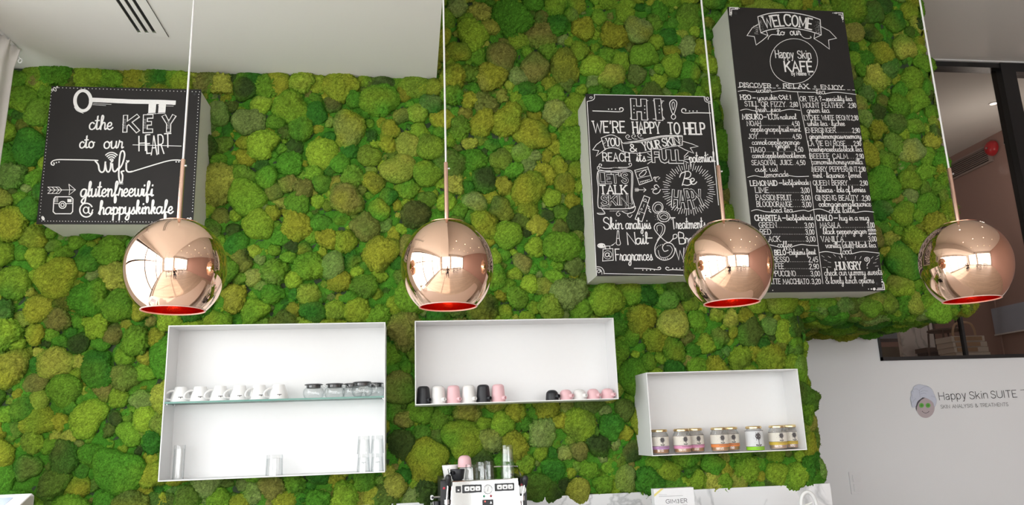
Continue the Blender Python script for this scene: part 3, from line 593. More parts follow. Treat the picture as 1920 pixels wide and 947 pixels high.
for (x, y, d) in ((108, 376, 1), (258, 372, -1), (100, 388, 1)): S.line([(x+d*60, y+12), (x+d*20, y+12), (x, y+4), (x+d*2, y-8), (x+d*12, y-4), (x+d*8, y+2)], 2.8, True)
S.line("250,578 276,566 270,590 240,600 215,590", 3, True); S.line("200,588 188,600 196,612 206,604 200,598", 2.5, True); S.line("255,595 240,606 252,618 262,606", 2.5, True)
for i in range(12): S.dot(160+i*7, 388-3*math.sin(i*.5), 2); S.dot(160+i*7, 588, 1.8)
for i in range(40): S.dot(random.uniform(112, 160), random.uniform(560, 574), 1); S.dot(random.uniform(225, 262), random.uniform(548, 574), 1)
S.text("LET'S", 112, 457, 241, 455, 43, 'caps', 11, outline=2.2); S.text('TALK', 114, 508, 238, 508, 40, 'caps', 6, True); S.text('SKIN', 122, 558, 242, 558, 40, 'caps', 11, outline=2.2)
S.cur = 'tube_drawing'
S.line("274,398 335,382 356,445 296,466", 3.2, False, True); S.line("280,406 338,391", 2); S.line("288,436 348,422", 2); S.line("300,428 296,418 318,398 328,404 318,420 302,428", 3, True); S.line("300,452 345,440", 2)
for i in range(5): S.line([(300+i*8, 450-i*2), (302+i*8, 458-i*2)], 1.5)
S.line("364,432 386,428", 3); S.line("370,436 370,448 378,450", 3); S.ring(368, 434, 6, 5, 2.5); S.line("384,440 392,432", 2.5)
S.cur = 'arrow_drawing'
S.line("274,489 326,489", 2.5); S.line("316,480 327,489 316,499", 2.5)
for i in range(3): S.line([(276+i*6, 481), (282+i*6, 489), (276+i*6, 497)], 2)
S.line("388,478 378,466 366,470 368,480 378,484 362,490 360,502 374,508 388,500 394,488", 3.5, True); S.line("352,486 362,484", 3)
S.cur = 'lipstick_drawing'
S.line("318,516 344,526 308,638 276,626", 3.2, False, True); S.line("312,540 338,550", 2.2); S.line("296,590 322,600", 2.2); S.ring(322, 538, 6, 6, 2.2); S.ring(306, 580, 4, 4, 2); S.ring(294, 600, 4, 4, 2); S.line("318,556 314,570", 2); 
for y in (562, 574, 586): S.line([(334+(y-562)*.3, y), (343+(y-562)*.3, y+8)], 4)
S.cur = 'compact_drawing'
S.ring(382, 572, 24, 26, 3.2, rot=25); S.ring(384, 574, 16, 18, 2.5, rot=25); S.ring(410, 614, 29, 24, 3.2, rot=10); S.ring(410, 612, 20, 15, 2.5, rot=10); S.line("396,616 410,606 424,614", 2.2, True)
for i in range(50): a = random.uniform(0, 6.28); r = random.uniform(28, 44); S.dot(408+r*math.cos(a), 612+r*.8*math.sin(a), 1)
S.cur = 'lettering'
S.line("484,430 492,412 510,408 504,440 496,468", 4, True); S.line("490,412 520,402 536,412 530,430 508,436 534,442 540,458 522,468 500,464", 4, True); S.text('e', 535, 466, 565, 460, 56, 'script', 4.5)
for t, x0, y0, x1, y1, c in (('H', 450, 568, 478, 572, 78), ('A', 484, 573, 514, 575, 84), ('P', 520, 575, 544, 574, 86), ('P', 550, 573, 572, 568, 82), ('Y', 578, 566, 606, 556, 70)): S.text(t, x0, y0, x1, y1, c, 'caps', 13, outline=2.8)
S.cur = 'sunburst_drawing'
for i in range(64):
    a = 2*PI*i/64; r0 = 90+(i % 2)*8; r1 = 116+(i % 3)*5; S.line([(527+r0*math.cos(a), 487+r0*math.sin(a)*.98), (527+r1*math.cos(a), 487+r1*math.sin(a)*.98)], 2.4)
S.text('Skin', 130, 674, 220, 673, 56, 'script', 4.5); S.text('analysis', 232, 672, 350, 671, 52, 'script', 4.5); S.text('Treatments', 448, 672, 608, 668, 52, 'script', 4.5); S.text('Nail-', 243, 745, 358, 741, 56, 'script', 5); S.text('Brows', 484, 742, 600, 738, 52, 'script', 4.5); S.text('Fragrances', 186, 820, 358, 818, 54, 'script', 4.5); S.text('W', 470, 816, 510, 815, 54, 'script', 4.5)
amp = "452,720 470,712 470,698 455,700 452,718 430,735 392,706 366,672 372,650 392,644 414,658 410,690 385,722 368,760 376,800 410,818 446,806 462,772 448,742 420,738 404,756 412,776 430,772"
S.cur = 'ampersand_drawing'
S.line(amp, 3.5, True); S.line("380,682 378,660 394,654 404,664 400,688 378,726", 2.2, True); S.line("384,772 392,800 414,806 438,794 450,770 440,752 424,750", 2.2, True)
for i in range(16): a = 1.2+i*.22; S.dot(412+42*math.cos(a), 778+34*math.sin(a), 2.2)
S.cur = 'nail_polish_drawing'
S.line("193,680 199,680 202,716 190,716", 2.8, False, True); S.line("190,716 188,742 194,747 204,747 208,740 202,716", 2.8)
S.cur = 'perfume_drawing'
S.line("126,766 172,764 174,818 124,822", 3, False, True); S.line("138,764 138,752 158,752 158,764", 3); S.line("134,760 112,748 108,756 130,758", 3, True); S.ring(118, 750, 16, 9, 5); S.dot(118, 750, 10); S.text('a', 136, 802, 160, 802, 36, 'script', 3.5); S.ring(148, 793, 19, 19, 2)
for i in range(8): S.line([(162+i*2, 750-i), (172+i*2, 748-i*2)], 1.2)
S.cur = 'bottom_flourish'
S.line("272,856 330,857 385,862 396,856 390,850 382,854", 3.5, True); S.line("500,864 450,862 428,864 419,857 424,850 434,854", 3.5, True)
for x in (312, 330, 348, 366): S.dot(x, 864, 2.8)
for x in (452, 470, 486): S.dot(x, 856, 2.8)
S.flush(b2, MATS, NAMES)

# ---- third board: the menu
sc_ = [(WP(1379.5, 24.5, YB).x, WP(1379.5, 24.5, YB).z), (WP(1645.5, 531.5, YB).x, WP(1645.5, 531.5, YB).z)]
b3 = chalkboard('tall chalkboard menu headed WELCOME at the right end of the moss wall', YB, X(1.447), X(2.0145), Z(.533), Z(1.86), None, sc_, .011)
S = Sheet(YB, 1340, 0, 5.261)
S.cur = 'ribbon_drawing'
S.line("425,166 490,145 560,131 690,122 800,132 930,158 1040,195", 8, True); S.line("455,325 520,300 600,286 735,276 860,292 960,316 1050,346", 8, True); S.line("425,166 440,260 455,325", 7); S.line("1040,195 1050,346", 7)
S.line("428,240 370,275 318,352 390,362 408,445 470,400 525,352 508,308", 6); S.line("455,325 525,352", 6); S.line("1045,262 1130,305 1200,378 1122,396 1130,486 1050,425 978,382 986,332", 6); S.line("978,382 1050,346", 6)
for i in range(60): S.dot(440+abs(random.gauss(0, 22)), random.uniform(190, 310), 1.7); S.dot(1036-abs(random.gauss(0, 20)), random.uniform(215, 330), 1.7); S.dot(428-abs(random.gauss(0, 18)), random.uniform(255, 340), 1.7)
S.text('WELCOME', 500, 272, 955, 292, 108, 'caps', 14, True, arc=[(500, 276), (620, 260), (735, 254), (840, 268), (955, 294)])
S.text('to', 618, 346, 692, 346, 62, 'script', 8); S.text('our', 745, 348, 850, 346, 76, 'script', 8); S.line("525,390 535,364 560,344 600,344 645,350", 6, True); S.line("846,342 876,372 920,382 950,372 942,360", 6, True)
S.cur = 'logo_circle'
S.ring(780, 605, 234, 222, 5)
S.text('Happy', 602, 572, 780, 576, 74, 'print', 8); S.text('Skin', 822, 577, 952, 578, 74, 'print', 8); S.text('KAF\u00c9', 698, 706, 968, 708, 98, 'caps', 15); S.text('By H\u00e9l\u00e8ne V.', 758, 744, 948, 746, 34, 'print', 5)
for t, x0, y0, x1, y1 in (('DISCOVER', 248, 856, 556, 868), ('RELAX', 680, 868, 922, 872), ('ENJOY', 1050, 880, 1266, 886)): S.text(t, x0, y0, x1, y1, 40, 'caps', 7, True)
S.cur = 'divider_lines'
for i in range(24): x = 230+i*49; S.line([(x, 862+(x-230)*.0235), (x+26, 862+(x-204)*.0235)], 5)
S.ring(617, 846, 8, 8, 4); S.ring(988, 856, 8, 8, 4)
S.cur = 'corner_mark'
S.line("150,150 148,75 232,78", 8); S.line("166,140 166,92 228,92", 7); S.line("1210,128 1262,130 1266,190", 8); S.line("1222,146 1248,148 1252,180", 7)
for x, r in ((208, 9), (226, 6), (242, 4)): S.dot(x, 84, r)
for y, r in ((125, 8), (142, 6), (156, 4)): S.dot(162, y, r)
for i, r in enumerate((9, 6, 4)): S.dot(1196-i*17, 130, r); S.dot(1258+i*3, 178+i*18, r)
S.cur = 'divider_lines'
S.scale(1370, 150, 4.51)
def wave(p, w=5): S.line(p, w, True)
def item(t, x0, y0, x1, y1, price=None, px0=0, py=0, px1=0, cap=40, w=4.6):
    words = t.split(' '); S.text(t, x0+2, y0, x1-2, y1, cap, 'caps', w, True)
    if price: S.text(price, px0+2, py, px1-2, py, 38, 'caps', 5); S.dots(x1+8, y1-2, px0-8, py-2, 12, 2.4)
def sub(t, x0, y0, x1, y1, cap=48, w=4.5): S.text(t, x0, y0, x1, y1, cap, 'script', w)
def bold(t, x0, y0, x1, y1, cap=40): S.text(t, x0+4, y0, x1-4, y1, cap, 'caps', 7, True)
wave("62,97 120,88 170,100 215,100"); sub('water', 218, 108, 345, 106, 44); wave("345,102 430,91 500,98 563,101 640,104 735,106"); sub('tea', 725, 122, 803, 120, 52); wave("800,116 880,105 970,112 1060,124")
S.line("563,100 690,730 700,790", 4)
bold('H2O', 80, 165, 175, 165, 38); S.line("186,152 208,152", 7); sub('your', 226, 172, 318, 170, 44); sub('skin', 326, 170, 398, 168, 46); S.line("426,168 404,144 412,130 426,140 440,130 450,144", 6, False, True); sub('it', 452, 168, 488, 167, 44); S.text('!', 500, 168, 514, 168, 38, 'caps', 7)
item('STILL OR FIZZY', 118, 222, 465, 226, '2,60', 505, 226, 570)
wave("82,258 130,247 180,258 212,262"); sub('fresh', 210, 272, 308, 270, 50); sub('juice', 340, 270, 425, 268, 44); wave("425,262 500,249 585,258"); S.line("308,268 340,268", 4)
bold('MISUKO', 97, 332, 275, 334, 42); S.line("280,314 302,314", 7); sub('100%', 312, 336, 410, 334, 46); sub('natural', 420, 333, 556, 332, 46)
item('NOAH', 138, 388, 257, 388, '4,50', 518, 389, 585); sub('apple\u00b7grapefruit\u00b7mint', 168, 437, 592, 438)
item('JOY', 148, 498, 230, 498, '4,50', 525, 498, 600); sub('carrot\u00b7apple\u00b7orange\u00b7', 180, 548, 590, 546); sub('ginger', 385, 578, 497, 576, 44)
item('TIAGO', 162, 611, 296, 610, '4,50', 542, 607, 614); sub('carrot\u00b7apple\u00b7beetroot\u00b7lemon', 182, 660, 634, 660)
item('SEASONAL JUICE', 176, 720, 525, 718, '4,50', 556, 718, 633); sub('ask us!', 207, 776, 400, 774, 50)
wave("142,824 200,810 250,820 286,822"); sub('lemonade', 285, 826, 492, 816, 50); wave("490,808 560,818 658,815")
bold('LEMONAID', 163, 895, 398, 893, 42); S.line("408,872 434,872", 7); sub('bio&fairtrade', 442, 889, 662, 886, 46)
item('OR TEA', 586, 180, 738, 180); S.text('?', 752, 180, 768, 180, 42, 'caps', 6); S.line("775,168 796,168", 7); sub('speciality tea', 805, 180, 1027, 178, 46)
for t, a, y, b, p0, p1 in (('MOUNT FEATHER', 610, 234, 950, 998, 1062), ('LYCHEE WHITE PEONY', 622, 340, 1012, 1020, 1080), ('ENERGINGER', 636, 446, 890, 1030, 1094), ('LA VIE EN ROSE', 656, 557, 973, 1042, 1104), ('BEEEEE CALM', 668, 665, 990, 1063, 1127), ('MERRY PEPPERMINT', 685, 774, 1076, 1084, 1141), ('QUEEN BERRY', 697, 891, 990, 1096, 1160)): item(t, a, y, b, y, '2,90', p0, y, p1)
for t, a, y, b in (('green tea', 645, 278, 836), ('white tea \u00b7 lychee', 650, 389, 966), ('ginger\u00b7lemongrass\u00b7rosemary', 665, 497, 1104), ('rosehip\u00b7rosebuds\u00b7black tea', 670, 606, 1111), ('camomile\u00b7honey\u00b7vanilla', 685, 714, 1116), ('mint \u00b7 liquorice \u00b7 fennel', 697, 827, 1104)): sub(t, a, y, b, y-1)
S.scale(1380, 340, 4.117)
S.line("572,0 670,790", 4)
item('LIME', 148, 88, 255, 88, '3,00', 503, 89, 569); item('PASSIONFRUIT', 154, 145, 432, 146, '3,00', 505, 147, 576); item('BLOODORANGE', 160, 196, 436, 198, '3,00', 512, 198, 583)
wave("118,230 160,219 220,234 272,238"); sub('iced tea', 272, 242, 440, 240, 46); wave("440,236 520,224 560,232 600,218 650,215 690,228 720,240")
bold('CHARITEA', 142, 304, 350, 305, 42); S.line("358,284 382,284", 7); sub('bio&fairtrade', 390, 302, 598, 300, 44)
item('GREEN', 176, 358, 315, 358, '3,00', 531, 360, 603); item('RED', 186, 410, 272, 410, '3,00', 537, 411, 606); item('BLACK', 192, 467, 344, 465, '3,00', 540, 465, 614)
wave("200,500 240,488 280,496 322,506"); sub('coffee', 322, 511, 436, 510, 48); wave("436,504 500,488 560,494 630,498")
bold('BELO', 296, 570, 388, 568, 38); S.line("394,552 412,552", 7); sub("Belgium's finest", 414, 568, 616, 564, 44)
item('ESPRESSO', 218, 624, 412, 623, '2,45', 560, 623, 634); item('COFFEE', 226, 677, 372, 676, '2,90', 566, 677, 641); item('CAPPUCCINO', 226, 733, 462, 732, '3,00', 577, 732, 651); item('LATTE MACCHIATO', 236, 793, 566, 793, '3,20', 585, 792, 656)
sub('hibiscus \u00b7 lots of berries', 622, 86, 1000, 84); item('GINSENG BEAUTY', 612, 148, 946, 149, '2,90', 975, 149, 1038); sub('oolong\u00b7ginseng\u00b7liquorice', 640, 196, 1042, 194)
sub('chai latte', 718, 246, 918, 242, 46); wave("918,243 990,232 1062,238")
bold('CHALO', 618, 304, 748, 303, 42); S.line("756,284 782,284", 7); sub('hug in a mug', 796, 303, 1027, 301, 46)
item('MASALA', 650, 359, 806, 359, '3,00', 1012, 358, 1070); sub('black pepper\u00b7ginger\u00b7', 672, 409, 1012, 405); sub('indian', 1018, 383, 1080, 381, 22, 3.5); S.line("1020,390 1080,388", 2.5); sub('spices', 1022, 411, 1080, 409, 22, 3.5)
item('VANILLA', 656, 467, 832, 467, '3,00', 1023, 464, 1086); sub('vanilla (duh!)-black tea', 692, 514, 1080, 510, 44)
wave("640,552 690,543 750,552 806,562"); sub('food', 805, 566, 896, 562, 56); wave("895,560 970,543 1040,548 1105,555")
S.text('HUNGRY', 776, 683, 968, 680, 58, 'caps', 9, True); S.line("1008,608 1004,600 1014,598 1018,610 1006,618 992,608 996,592 1016,588 1030,602 1026,624 1012,640 1010,654", 5.5, True); S.dot(1012, 670, 5)
S.cur = 'lettering'
for a, x, y in ((20, 690, 610), (12, 720, 625), (0, 680, 665), (5, 720, 662), (30, 720, 585), (45, 760, 572), (60, 800, 590), (75, 845, 595), (-45, 1050, 590), (-30, 1085, 600), (-15, 1070, 630), (-5, 1085, 655), (0, 1110, 690), (-60, 960, 590), (-80, 920, 590), (35, 670, 580), (-38, 1095, 575)):
    c, sn = math.cos(math.radians(a)), math.sin(math.radians(a)); S.line([(x-12*c, y-12*sn), (x+12*c, y+12*sn)], 2.5)
sub('check our yummy sweets', 682, 729, 1128, 722, 54); sub('& lovely lunch options', 693, 791, 1066, 786, 54)
S.cur = 'lower_corner_mark'
S.line("1085,838 1146,836 1138,782", 7); S.line("1092,826 1132,825 1128,796", 6); S.line("1092,826 1096,826", 6)
for i, r in enumerate((11, 6, 4)): S.dot(1066-i*22, 832, r); S.dot(1128-i*3, 776-i*18, r*.7)
S.dot(283, 842, 4)
S.flush(b3, MATS, NAMES)

# ------------------------------------------------------------------ curtain in the left corner
def curtain():
    # heading pleats fan out at the top; folds run back along the left wall
    path = [(-2.325, 4.575), (-2.36, 4.53), (-2.335, 4.455), (-2.38, 4.41), (-2.35, 4.37), (-2.40, 4.31), (-2.36, 4.24), (-2.42, 4.18), (-2.37, 4.10), (-2.43, 4.03), (-2.38, 3.95), (-2.44, 3.88)]
    t = thing('curtain', 'pale linen curtain gathered in the upper left corner', 'curtain', (-2.4, 4.25, 0))
    P = catmull(path, 6); zs = [(EYE+2.362, 1.0), (EYE+2.27, .55), (EYE+2.235, .42), (EYE+2.20, .40), (EYE+1.5, .42), (EYE, .5), (.6, .55), (.03, .6)]
    vs = []; fs = []; n = len(P); cx = -2.39
    for z, k in zs:
        for i, (x, y) in enumerate(P): vs.append((cx+(x-cx)*k+(0.013 if k < 1 else 0.0)+.012*(1 if z > 3.6 else 0)-.012, y, z+(-.012*math.sin(i*1.1) if z > 3.8 else 0)))
    for j in range(len(zs)-1):
        for i in range(n-1): a = j*n+i; fs.append((a, a+1, a+n+1, a+n))
    b = MB(); b.v = vs; b.f = fs; o = b.build('fabric', M['curtain'], t, True); m_ = o.modifiers.new('thickness', 'SOLIDIFY'); m_.thickness = .004
    p = WP(35, 106, 4.63); MB().box((-2.44, 3.6, ZL-.022), (-2.36, 4.64, ZL-.001)).build('rail', M['whitemetal'], t)
    r = MB(); c = WP(38, 114, 4.62); r.tube([(c.x+.010*math.cos(a), 4.62, c.z+.014*math.sin(a)) for a in np.linspace(0, 2*PI, 13)], .0035, 8); r.tube([(c.x, 4.62, c.z+.014), (c.x-.022, 4.62, c.z+.038), (c.x-.045, 4.62, c.z+.055)], .003, 6); r.build('hook', M['porcelain'], t, True)
curtain()

# ------------------------------------------------------------------ slot diffuser in the lowered ceiling
def vent():
    t = thing('air_vent', 'white ceiling air vent with three long black slots', 'vent', (-1.5, 3.9, ZL)); z0, z1 = ZL-.006, ZL-.0005
    MB().box((-1.625, 3.0, ZL-.0015), (-1.43, 4.415, ZL-.0003)).build('slot_shade', M['darkslot'], t)  # dark sheet below the ceiling, painted for the shade inside the slots
    f = MB(); y1 = 4.372; xs = [(-1.625, -1.591), (-1.571, -1.548), (-1.528, -1.505), (-1.485, -1.43)]
    for a, c in xs: f.box((a, 3.0, z0), (c, y1, z1))
    f.box((-1.625, y1, z0), (-1.43, 4.415, z1)); f.build('frame', M['ceil'], t)
    for a, c in ((-1.591, -1.571), (-1.548, -1.528), (-1.505, -1.485)): MB().box((a, y1-.02, z0+.0015), (c, y1, z1)).build('end_cap', M['brushed'], t)
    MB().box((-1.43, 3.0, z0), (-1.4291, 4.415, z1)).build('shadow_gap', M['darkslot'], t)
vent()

# ------------------------------------------------------------------ pendant lamps
PY, PR, PZ = 3.424, .2107, EYE+.748
def pendant():
    t = thing('pendant_lamp', '', 'lamp', (0, 0, 0), 'copper globe pendants over the bar')
    prof = []
    for i in range(0, 41):
        a = -math.acos(.62)+(math.acos(.62)+math.acos(.40))*i/40; z = math.sin(a); prof.append((PR*math.cos(a), PR*(1.03 if z > 0 else 1.13)*z))
    zt, zb = prof[-1][1], prof[0][1]; sh = MB().lathe(prof, 96).build('shade', M['copper'], t, True)
    MB().lathe([(r-.003, z) for r, z in prof], 96).build('lining', M['redreflect'], sh, True)
    rb = prof[0][0]; MB().lathe([(rb+.0008, zb), (rb+.0012, zb-.003), (rb-.003, zb-.004), (rb-.0045, zb), (rb-.003, zb+.002)], 96).build('rim', M['lamprim'], sh, True)
    rt = prof[-1][0]; MB().lathe([(rt, zt), (rt+.0008, zt+.0015), (rt-.002, zt+.002), (rt-.004, zt)], 64).build('top_rim', M['copperrod'], sh, True)
    MB().lathe([(rt-.002, zt-.002), (.012, zt+.004)], 64).build('top_plate', M['copperrod'], sh, True)
    MB().lathe([(0, zt+.004), (.0105, zt+.004), (.0105, EYE+1.243-PZ), (.0085, EYE+1.246-PZ), (0, EYE+1.248-PZ)], 24).build('stem', M['copperrod'], t, True)
    MB().lathe([(0, 0), (.0045, 0), (.0045, .012), (0, .012)], 10, (.006, -.003, EYE+1.215-PZ), 'x').build('set_screw', M['brushed'], t)
    lh = MB().lathe([(.0, zt-.002), (.018, zt-.002), (.018, zt-.07), (.0, zt-.07)], 20).build('lamp_holder', M['blackplastic'], t, True)
    bu = MB().lathe([(.0, zt-.07), (.013, zt-.075), (.028, zt-.115), (.03, zt-.135), (.024, zt-.158), (0, zt-.168)], 24).build('bulb', M['clear'], t, True)
    MB().cyl((0, 0, zt-.10), (0, 0, zt-.145), .006, 10).build('filament', M['bulb'], bu)
    l = bpy.data.lights.new('bulb_light', 'POINT'); l.energy = 1.2; l.color = (1, .72, .45); l.shadow_soft_size = .02; lo = bpy.data.objects.new('bulb_light', l); lo.parent = t; lo.location = (0, 0, zt-.19); COL.objects.link(lo)
    return t, zt
pend, PZT = pendant()
def cord_for(t, zc):
    x = t.location
    c = MB().cyl((0, 0, EYE+1.247-PZ), (0, 0, zc-PZ), .0048, 10).build('cord', M['cord'], t); k_ = MB().lathe([(0, zc-PZ-.05), (.006, zc-PZ-.05), (.011, zc-PZ-.03), (.011, zc-PZ), (0, zc-PZ)], 20).build('ceiling_cup', M['cord'], t, True)
PX = [(-1.007, ZL, 'copper globe pendant lamp in front of the square wifi chalkboard'), (.172, ZL, 'copper globe pendant lamp hanging over the plain moss, second from the left'), (1.512, ZH, 'copper globe pendant lamp overlapping the WELCOME menu board'), (2.757, ZH, 'rightmost copper globe pendant lamp, in front of the dark inner window')]
for i, (x, zc, lab) in enumerate(PX):
    o = pend if i == 0 else copy_thing(pend, (0, 0, 0), lab)
    o['label'] = lab; o.location = (x, PY, PZ)
    o['cord_top'] = zc
for o in [q for q in list(COL.objects) if q.get('cord_top')]:
    zc = o['cord_top']; off = Vector(o.location)
    MB().cyl((0, 0, EYE+1.247-PZ), (0, 0, zc-PZ), .0046, 10).build('cord', M['cord'], o, o=(0, 0, 0)); MB().lathe([(0, zc-PZ-.05), (.006, zc-PZ-.05), (.011, zc-PZ-.03), (.011, zc-PZ), (0, zc-PZ)], 20).build('ceiling_cup', M['cord'], o, True, o=(0, 0, 0))
    for ch in o.children: ch.location = (0, 0, 0)
    del o['cord_top']

# ------------------------------------------------------------------ white box shelves
YF, YI = 4.59, 4.79
def box_shelf(label, x0, x1, z0, z1):
    t = thing('box_shelf', label, 'shelf', ((x0+x1)/2, YC, z0)); w_ = .0055
    MB().box((x0, YI, z0), (x1, YC-.002, z1)).build('back_panel', M['whitemetal'], t)
    for n_, a, b in (('side_panel', (x0, YF, z0), (x0+w_, YI, z1)), ('side_panel', (x1-w_, YF, z0), (x1, YI, z1)), ('top_panel', (x0+w_, YF, z1-w_), (x1-w_, YI, z1)), ('bottom_panel', (x0+w_, YF, z0), (x1-w_, YI, z0+w_))): MB().box(a, b).build(n_, M['whitemetal'], t)
    return z0+w_
kf = YF/3
S1 = (-.8955*kf, -.0935*kf, EYE-.129*kf, EYE+.433*kf); S2 = (.020*kf, .817*kf, EYE+.113*kf, EYE+.436*kf); S3 = (.936*kf, 1.579*kf, EYE-.1095*kf, EYE+.2135*kf)
f1 = box_shelf('large white box shelf divided by a glass shelf, left end of the row', *S1); f2 = box_shelf('white box shelf holding pink, black and white mugs, middle of the row', *S2); f3 = box_shelf('white box shelf of food jars at the right, lowest of the three', *S3)
GZ = EYE+.1515*kf
g = thing('glass_shelf', 'clear glass shelf with a green edge inside the large white box shelf', 'shelf', ((S1[0]+S1[1])/2, YF, GZ-.010))
MB().box((S1[0]+.006, YF+.003, GZ-.010), (S1[1]-.006, YI, GZ)).build('pane', M['shelfglass'], g); MB().box((S1[0]+.006, YF+.001, GZ-.010), (S1[1]-.006, YF+.003, GZ)).build('edge', M['greenedge'], g)
for x in (S1[0]+.012, S1[1]-.012):
    for y in (YF+.03, YI-.03): MB().lathe([(0, GZ-.017), (.006, GZ-.017), (.006, GZ-.0102), (0, GZ-.0102)], 12, (x, y, 0)).build('shelf_pin', M['brushed'], g)

def set_at(o, p): o.location = p; return o
def spot(px, Y, py=740):
    p = WP(px, py, Y); return p.x
def orient(o, az): o.rotation_euler = (0, 0, az); return o
# upside-down coffee cups on the glass
def coffee_cup():
    t = thing('coffee_cup', '', 'cup', (0, 0, 0), 'white coffee cups upside down on the glass shelf'); R, H = .058, .085
    pr = [(0, H-.004), (.026, H-.004), (.028, H), (.033, H), (.035, H-.006), (.037, H-.012), (.045, .052), (.052, .030), (.057, .012), (R, .0), (R-.003, 0), (.053, .014), (.040, .052), (.030, H-.014), (0, H-.014)]
    MB().lathe(pr, 40).build('body', M['porcelain'], t, True)
    MB().tube(catmull([(-.036, 0, .064), (-.058, 0, .062), (-.080, 0, .048), (-.089, 0, .031), (-.080, 0, .017), (-.052, 0, .014)], 4), .0062, 10).build('handle', M['porcelain'], t, True)
    b = MB()
    for a0, a1, z0, z1 in ((-124, -98, .024, .0275), (-112, -108, .019, .024)):
        rr = lambda z: .058-(z)*.2+.0012
        n = 8
        for i in range(n):
            a, c = math.radians(a0+(a1-a0)*i/n), math.radians(a0+(a1-a0)*(i+1)/n); b.poly([(rr(z0)*math.cos(a), rr(z0)*math.sin(a), z0), (rr(z0)*math.cos(c), rr(z0)*math.sin(c), z0), (rr(z1)*math.cos(c), rr(z1)*math.sin(c), z1), (rr(z1)*math.cos(a), rr(z1)*math.sin(a), z1)])
    b.build('logo_print', M['print'], t); return t
ORD = ['first', 'second', 'third', 'fourth', 'fifth', 'sixth']
cc = coffee_cup()
for i, px in enumerate((338.3, 374.9, 412.1, 448.7, 485.5, 522)):
    lab = ('leftmost' if i == 0 else ORD[i]+' from the left' if i < 5 else 'rightmost')+' of the white coffee cups upside down on the glass shelf'
    o = cc if i == 0 else copy_thing(cc, (0, 0, 0), lab); o['label'] = lab
    o.location = (spot(px, 4.675, 748-i), 4.675, GZ); o.rotation_euler = (0, 0, math.radians((36, 36, 38, 34, 44, 36)[i]))
# glass teapots with black lids
def teapot():
    t = thing('glass_teapot', '', 'teapot', (0, 0, 0), 'glass teapots with black lids')
    pr = [(0, .002), (.045, .002), (.054, .010), (.060, .028), (.060, .042), (.054, .056), (.044, .064), (.043, .076), (.041, .074)]
    MB().lathe(pr, 40).build('body', M['clear'], t, True)
    MB().tube([(.042, -.02, .070), (.062, -.028, .072), (.078, -.034, .058), (.078, -.034, .034), (.064, -.028, .020), (.054, -.022, .022)], [.005]*6, 10).build('handle', M['clear'], t, True)
    MB().lathe([(0, .086), (.046, .085), (.053, .082), (.053, .079), (.046, .077), (.040, .077), (.040, .060), (.030, .058), (0, .058)], 40).build('lid', M['blacklid'], t, True)
    return t
tp = teapot()
TP = ((588, 4.70, 0, 'leftmost of the black lidded glass teapots on the glass shelf'), (627.5, 4.70, 8, 'second from the left of the black lidded glass teapots on the glass shelf'), (661, 4.726, 0, 'third glass teapot, half hidden behind the one standing further forward'), (679, 4.605, 6, 'glass teapot standing forward at the front edge of the glass shelf'), (707, 4.726, -55, 'rightmost black lidded glass teapot, against the side of the box shelf'))
for i, (px, y, az, lab) in enumerate(TP):
    o = tp if i == 0 else copy_thing(tp, (0, 0, 0), lab); o['label'] = lab; o.location = (spot(px, y, 735), y, GZ); o.rotation_euler = (0, 0, math.radians(az))
tp_x = S1[1]-.006-.0605
for o in COL.objects:
    if o.name.startswith('glass_teapot') and o.location.x > tp_x: o.location.x = tp_x
# clear tumblers
def tumbler(name, r0, r1, h, group, fac=True, logo=False):
    t = thing(name, '', 'glass', (0, 0, 0), group); b = MB(); n = 10
    seg = 40; prof = [(0, h), (r1*.97, h), (r1, h-.004), (r0, .0), (r0-.0025, 0), (r1-.003, h-.02), (0, h-.02)]
    vs = []; fs = []
    for r, z in prof:
        for i in range(seg):
            a = 2*PI*i/seg; q = r*(1+(.025*math.cos(a*n) if fac and z > .1*h else 0)); vs.append((q*math.cos(a), q*math.sin(a), z))
    for j in range(len(prof)-1):
        for i in range(seg): a, c = j*seg+i, j*seg+(i+1) % seg; fs.append((a, c, c+seg, a+seg))
    b.add(vs, fs).build('body', M['clear'], t, True)
    if logo:
        q = MB()
        for a0, a1, z0, z1 in ((-108, -66, .052, .0545), (-90, -84, .044, .049)):
            for i in range(8):
                a, c = math.radians(a0+(a1-a0)*i/8), math.radians(a0+(a1-a0)*(i+1)/8); R_ = lambda z: r0+(r1-r0)*z/h+.0016
                q.poly([(R_(z0)*math.cos(a), R_(z0)*math.sin(a), z0), (R_(z0)*math.cos(c), R_(z0)*math.sin(c), z0), (R_(z1)*math.cos(c), R_(z1)*math.sin(c), z1), (R_(z1)*math.cos(a), R_(z1)*math.sin(a), z1)])
        q.build('logo_print', M['print'], t)
    return t
o = tumbler('highball_glass', .030, .030, .185, 'glasses on the floor of the large box shelf', False); o.location = (spot(334, 4.68, 890), 4.68, f1); o['label'] = 'tall straight highball glass in the lower left corner of the large box shelf'
o = tumbler('tumbler_glass', .047, .044, .112, 'glasses on the floor of the large box shelf'); o.location = (spot(514, 4.68, 885), 4.68, f1); o['label'] = 'short clear tumbler standing alone at the middle of the large box shelf floor'
tb = tumbler('tumbler_glass', .0375, .031, .100, 'stacked tumblers', True, True); tb2 = tumbler('tumbler_glass', .0375, .031, .100, 'stacked tumblers')
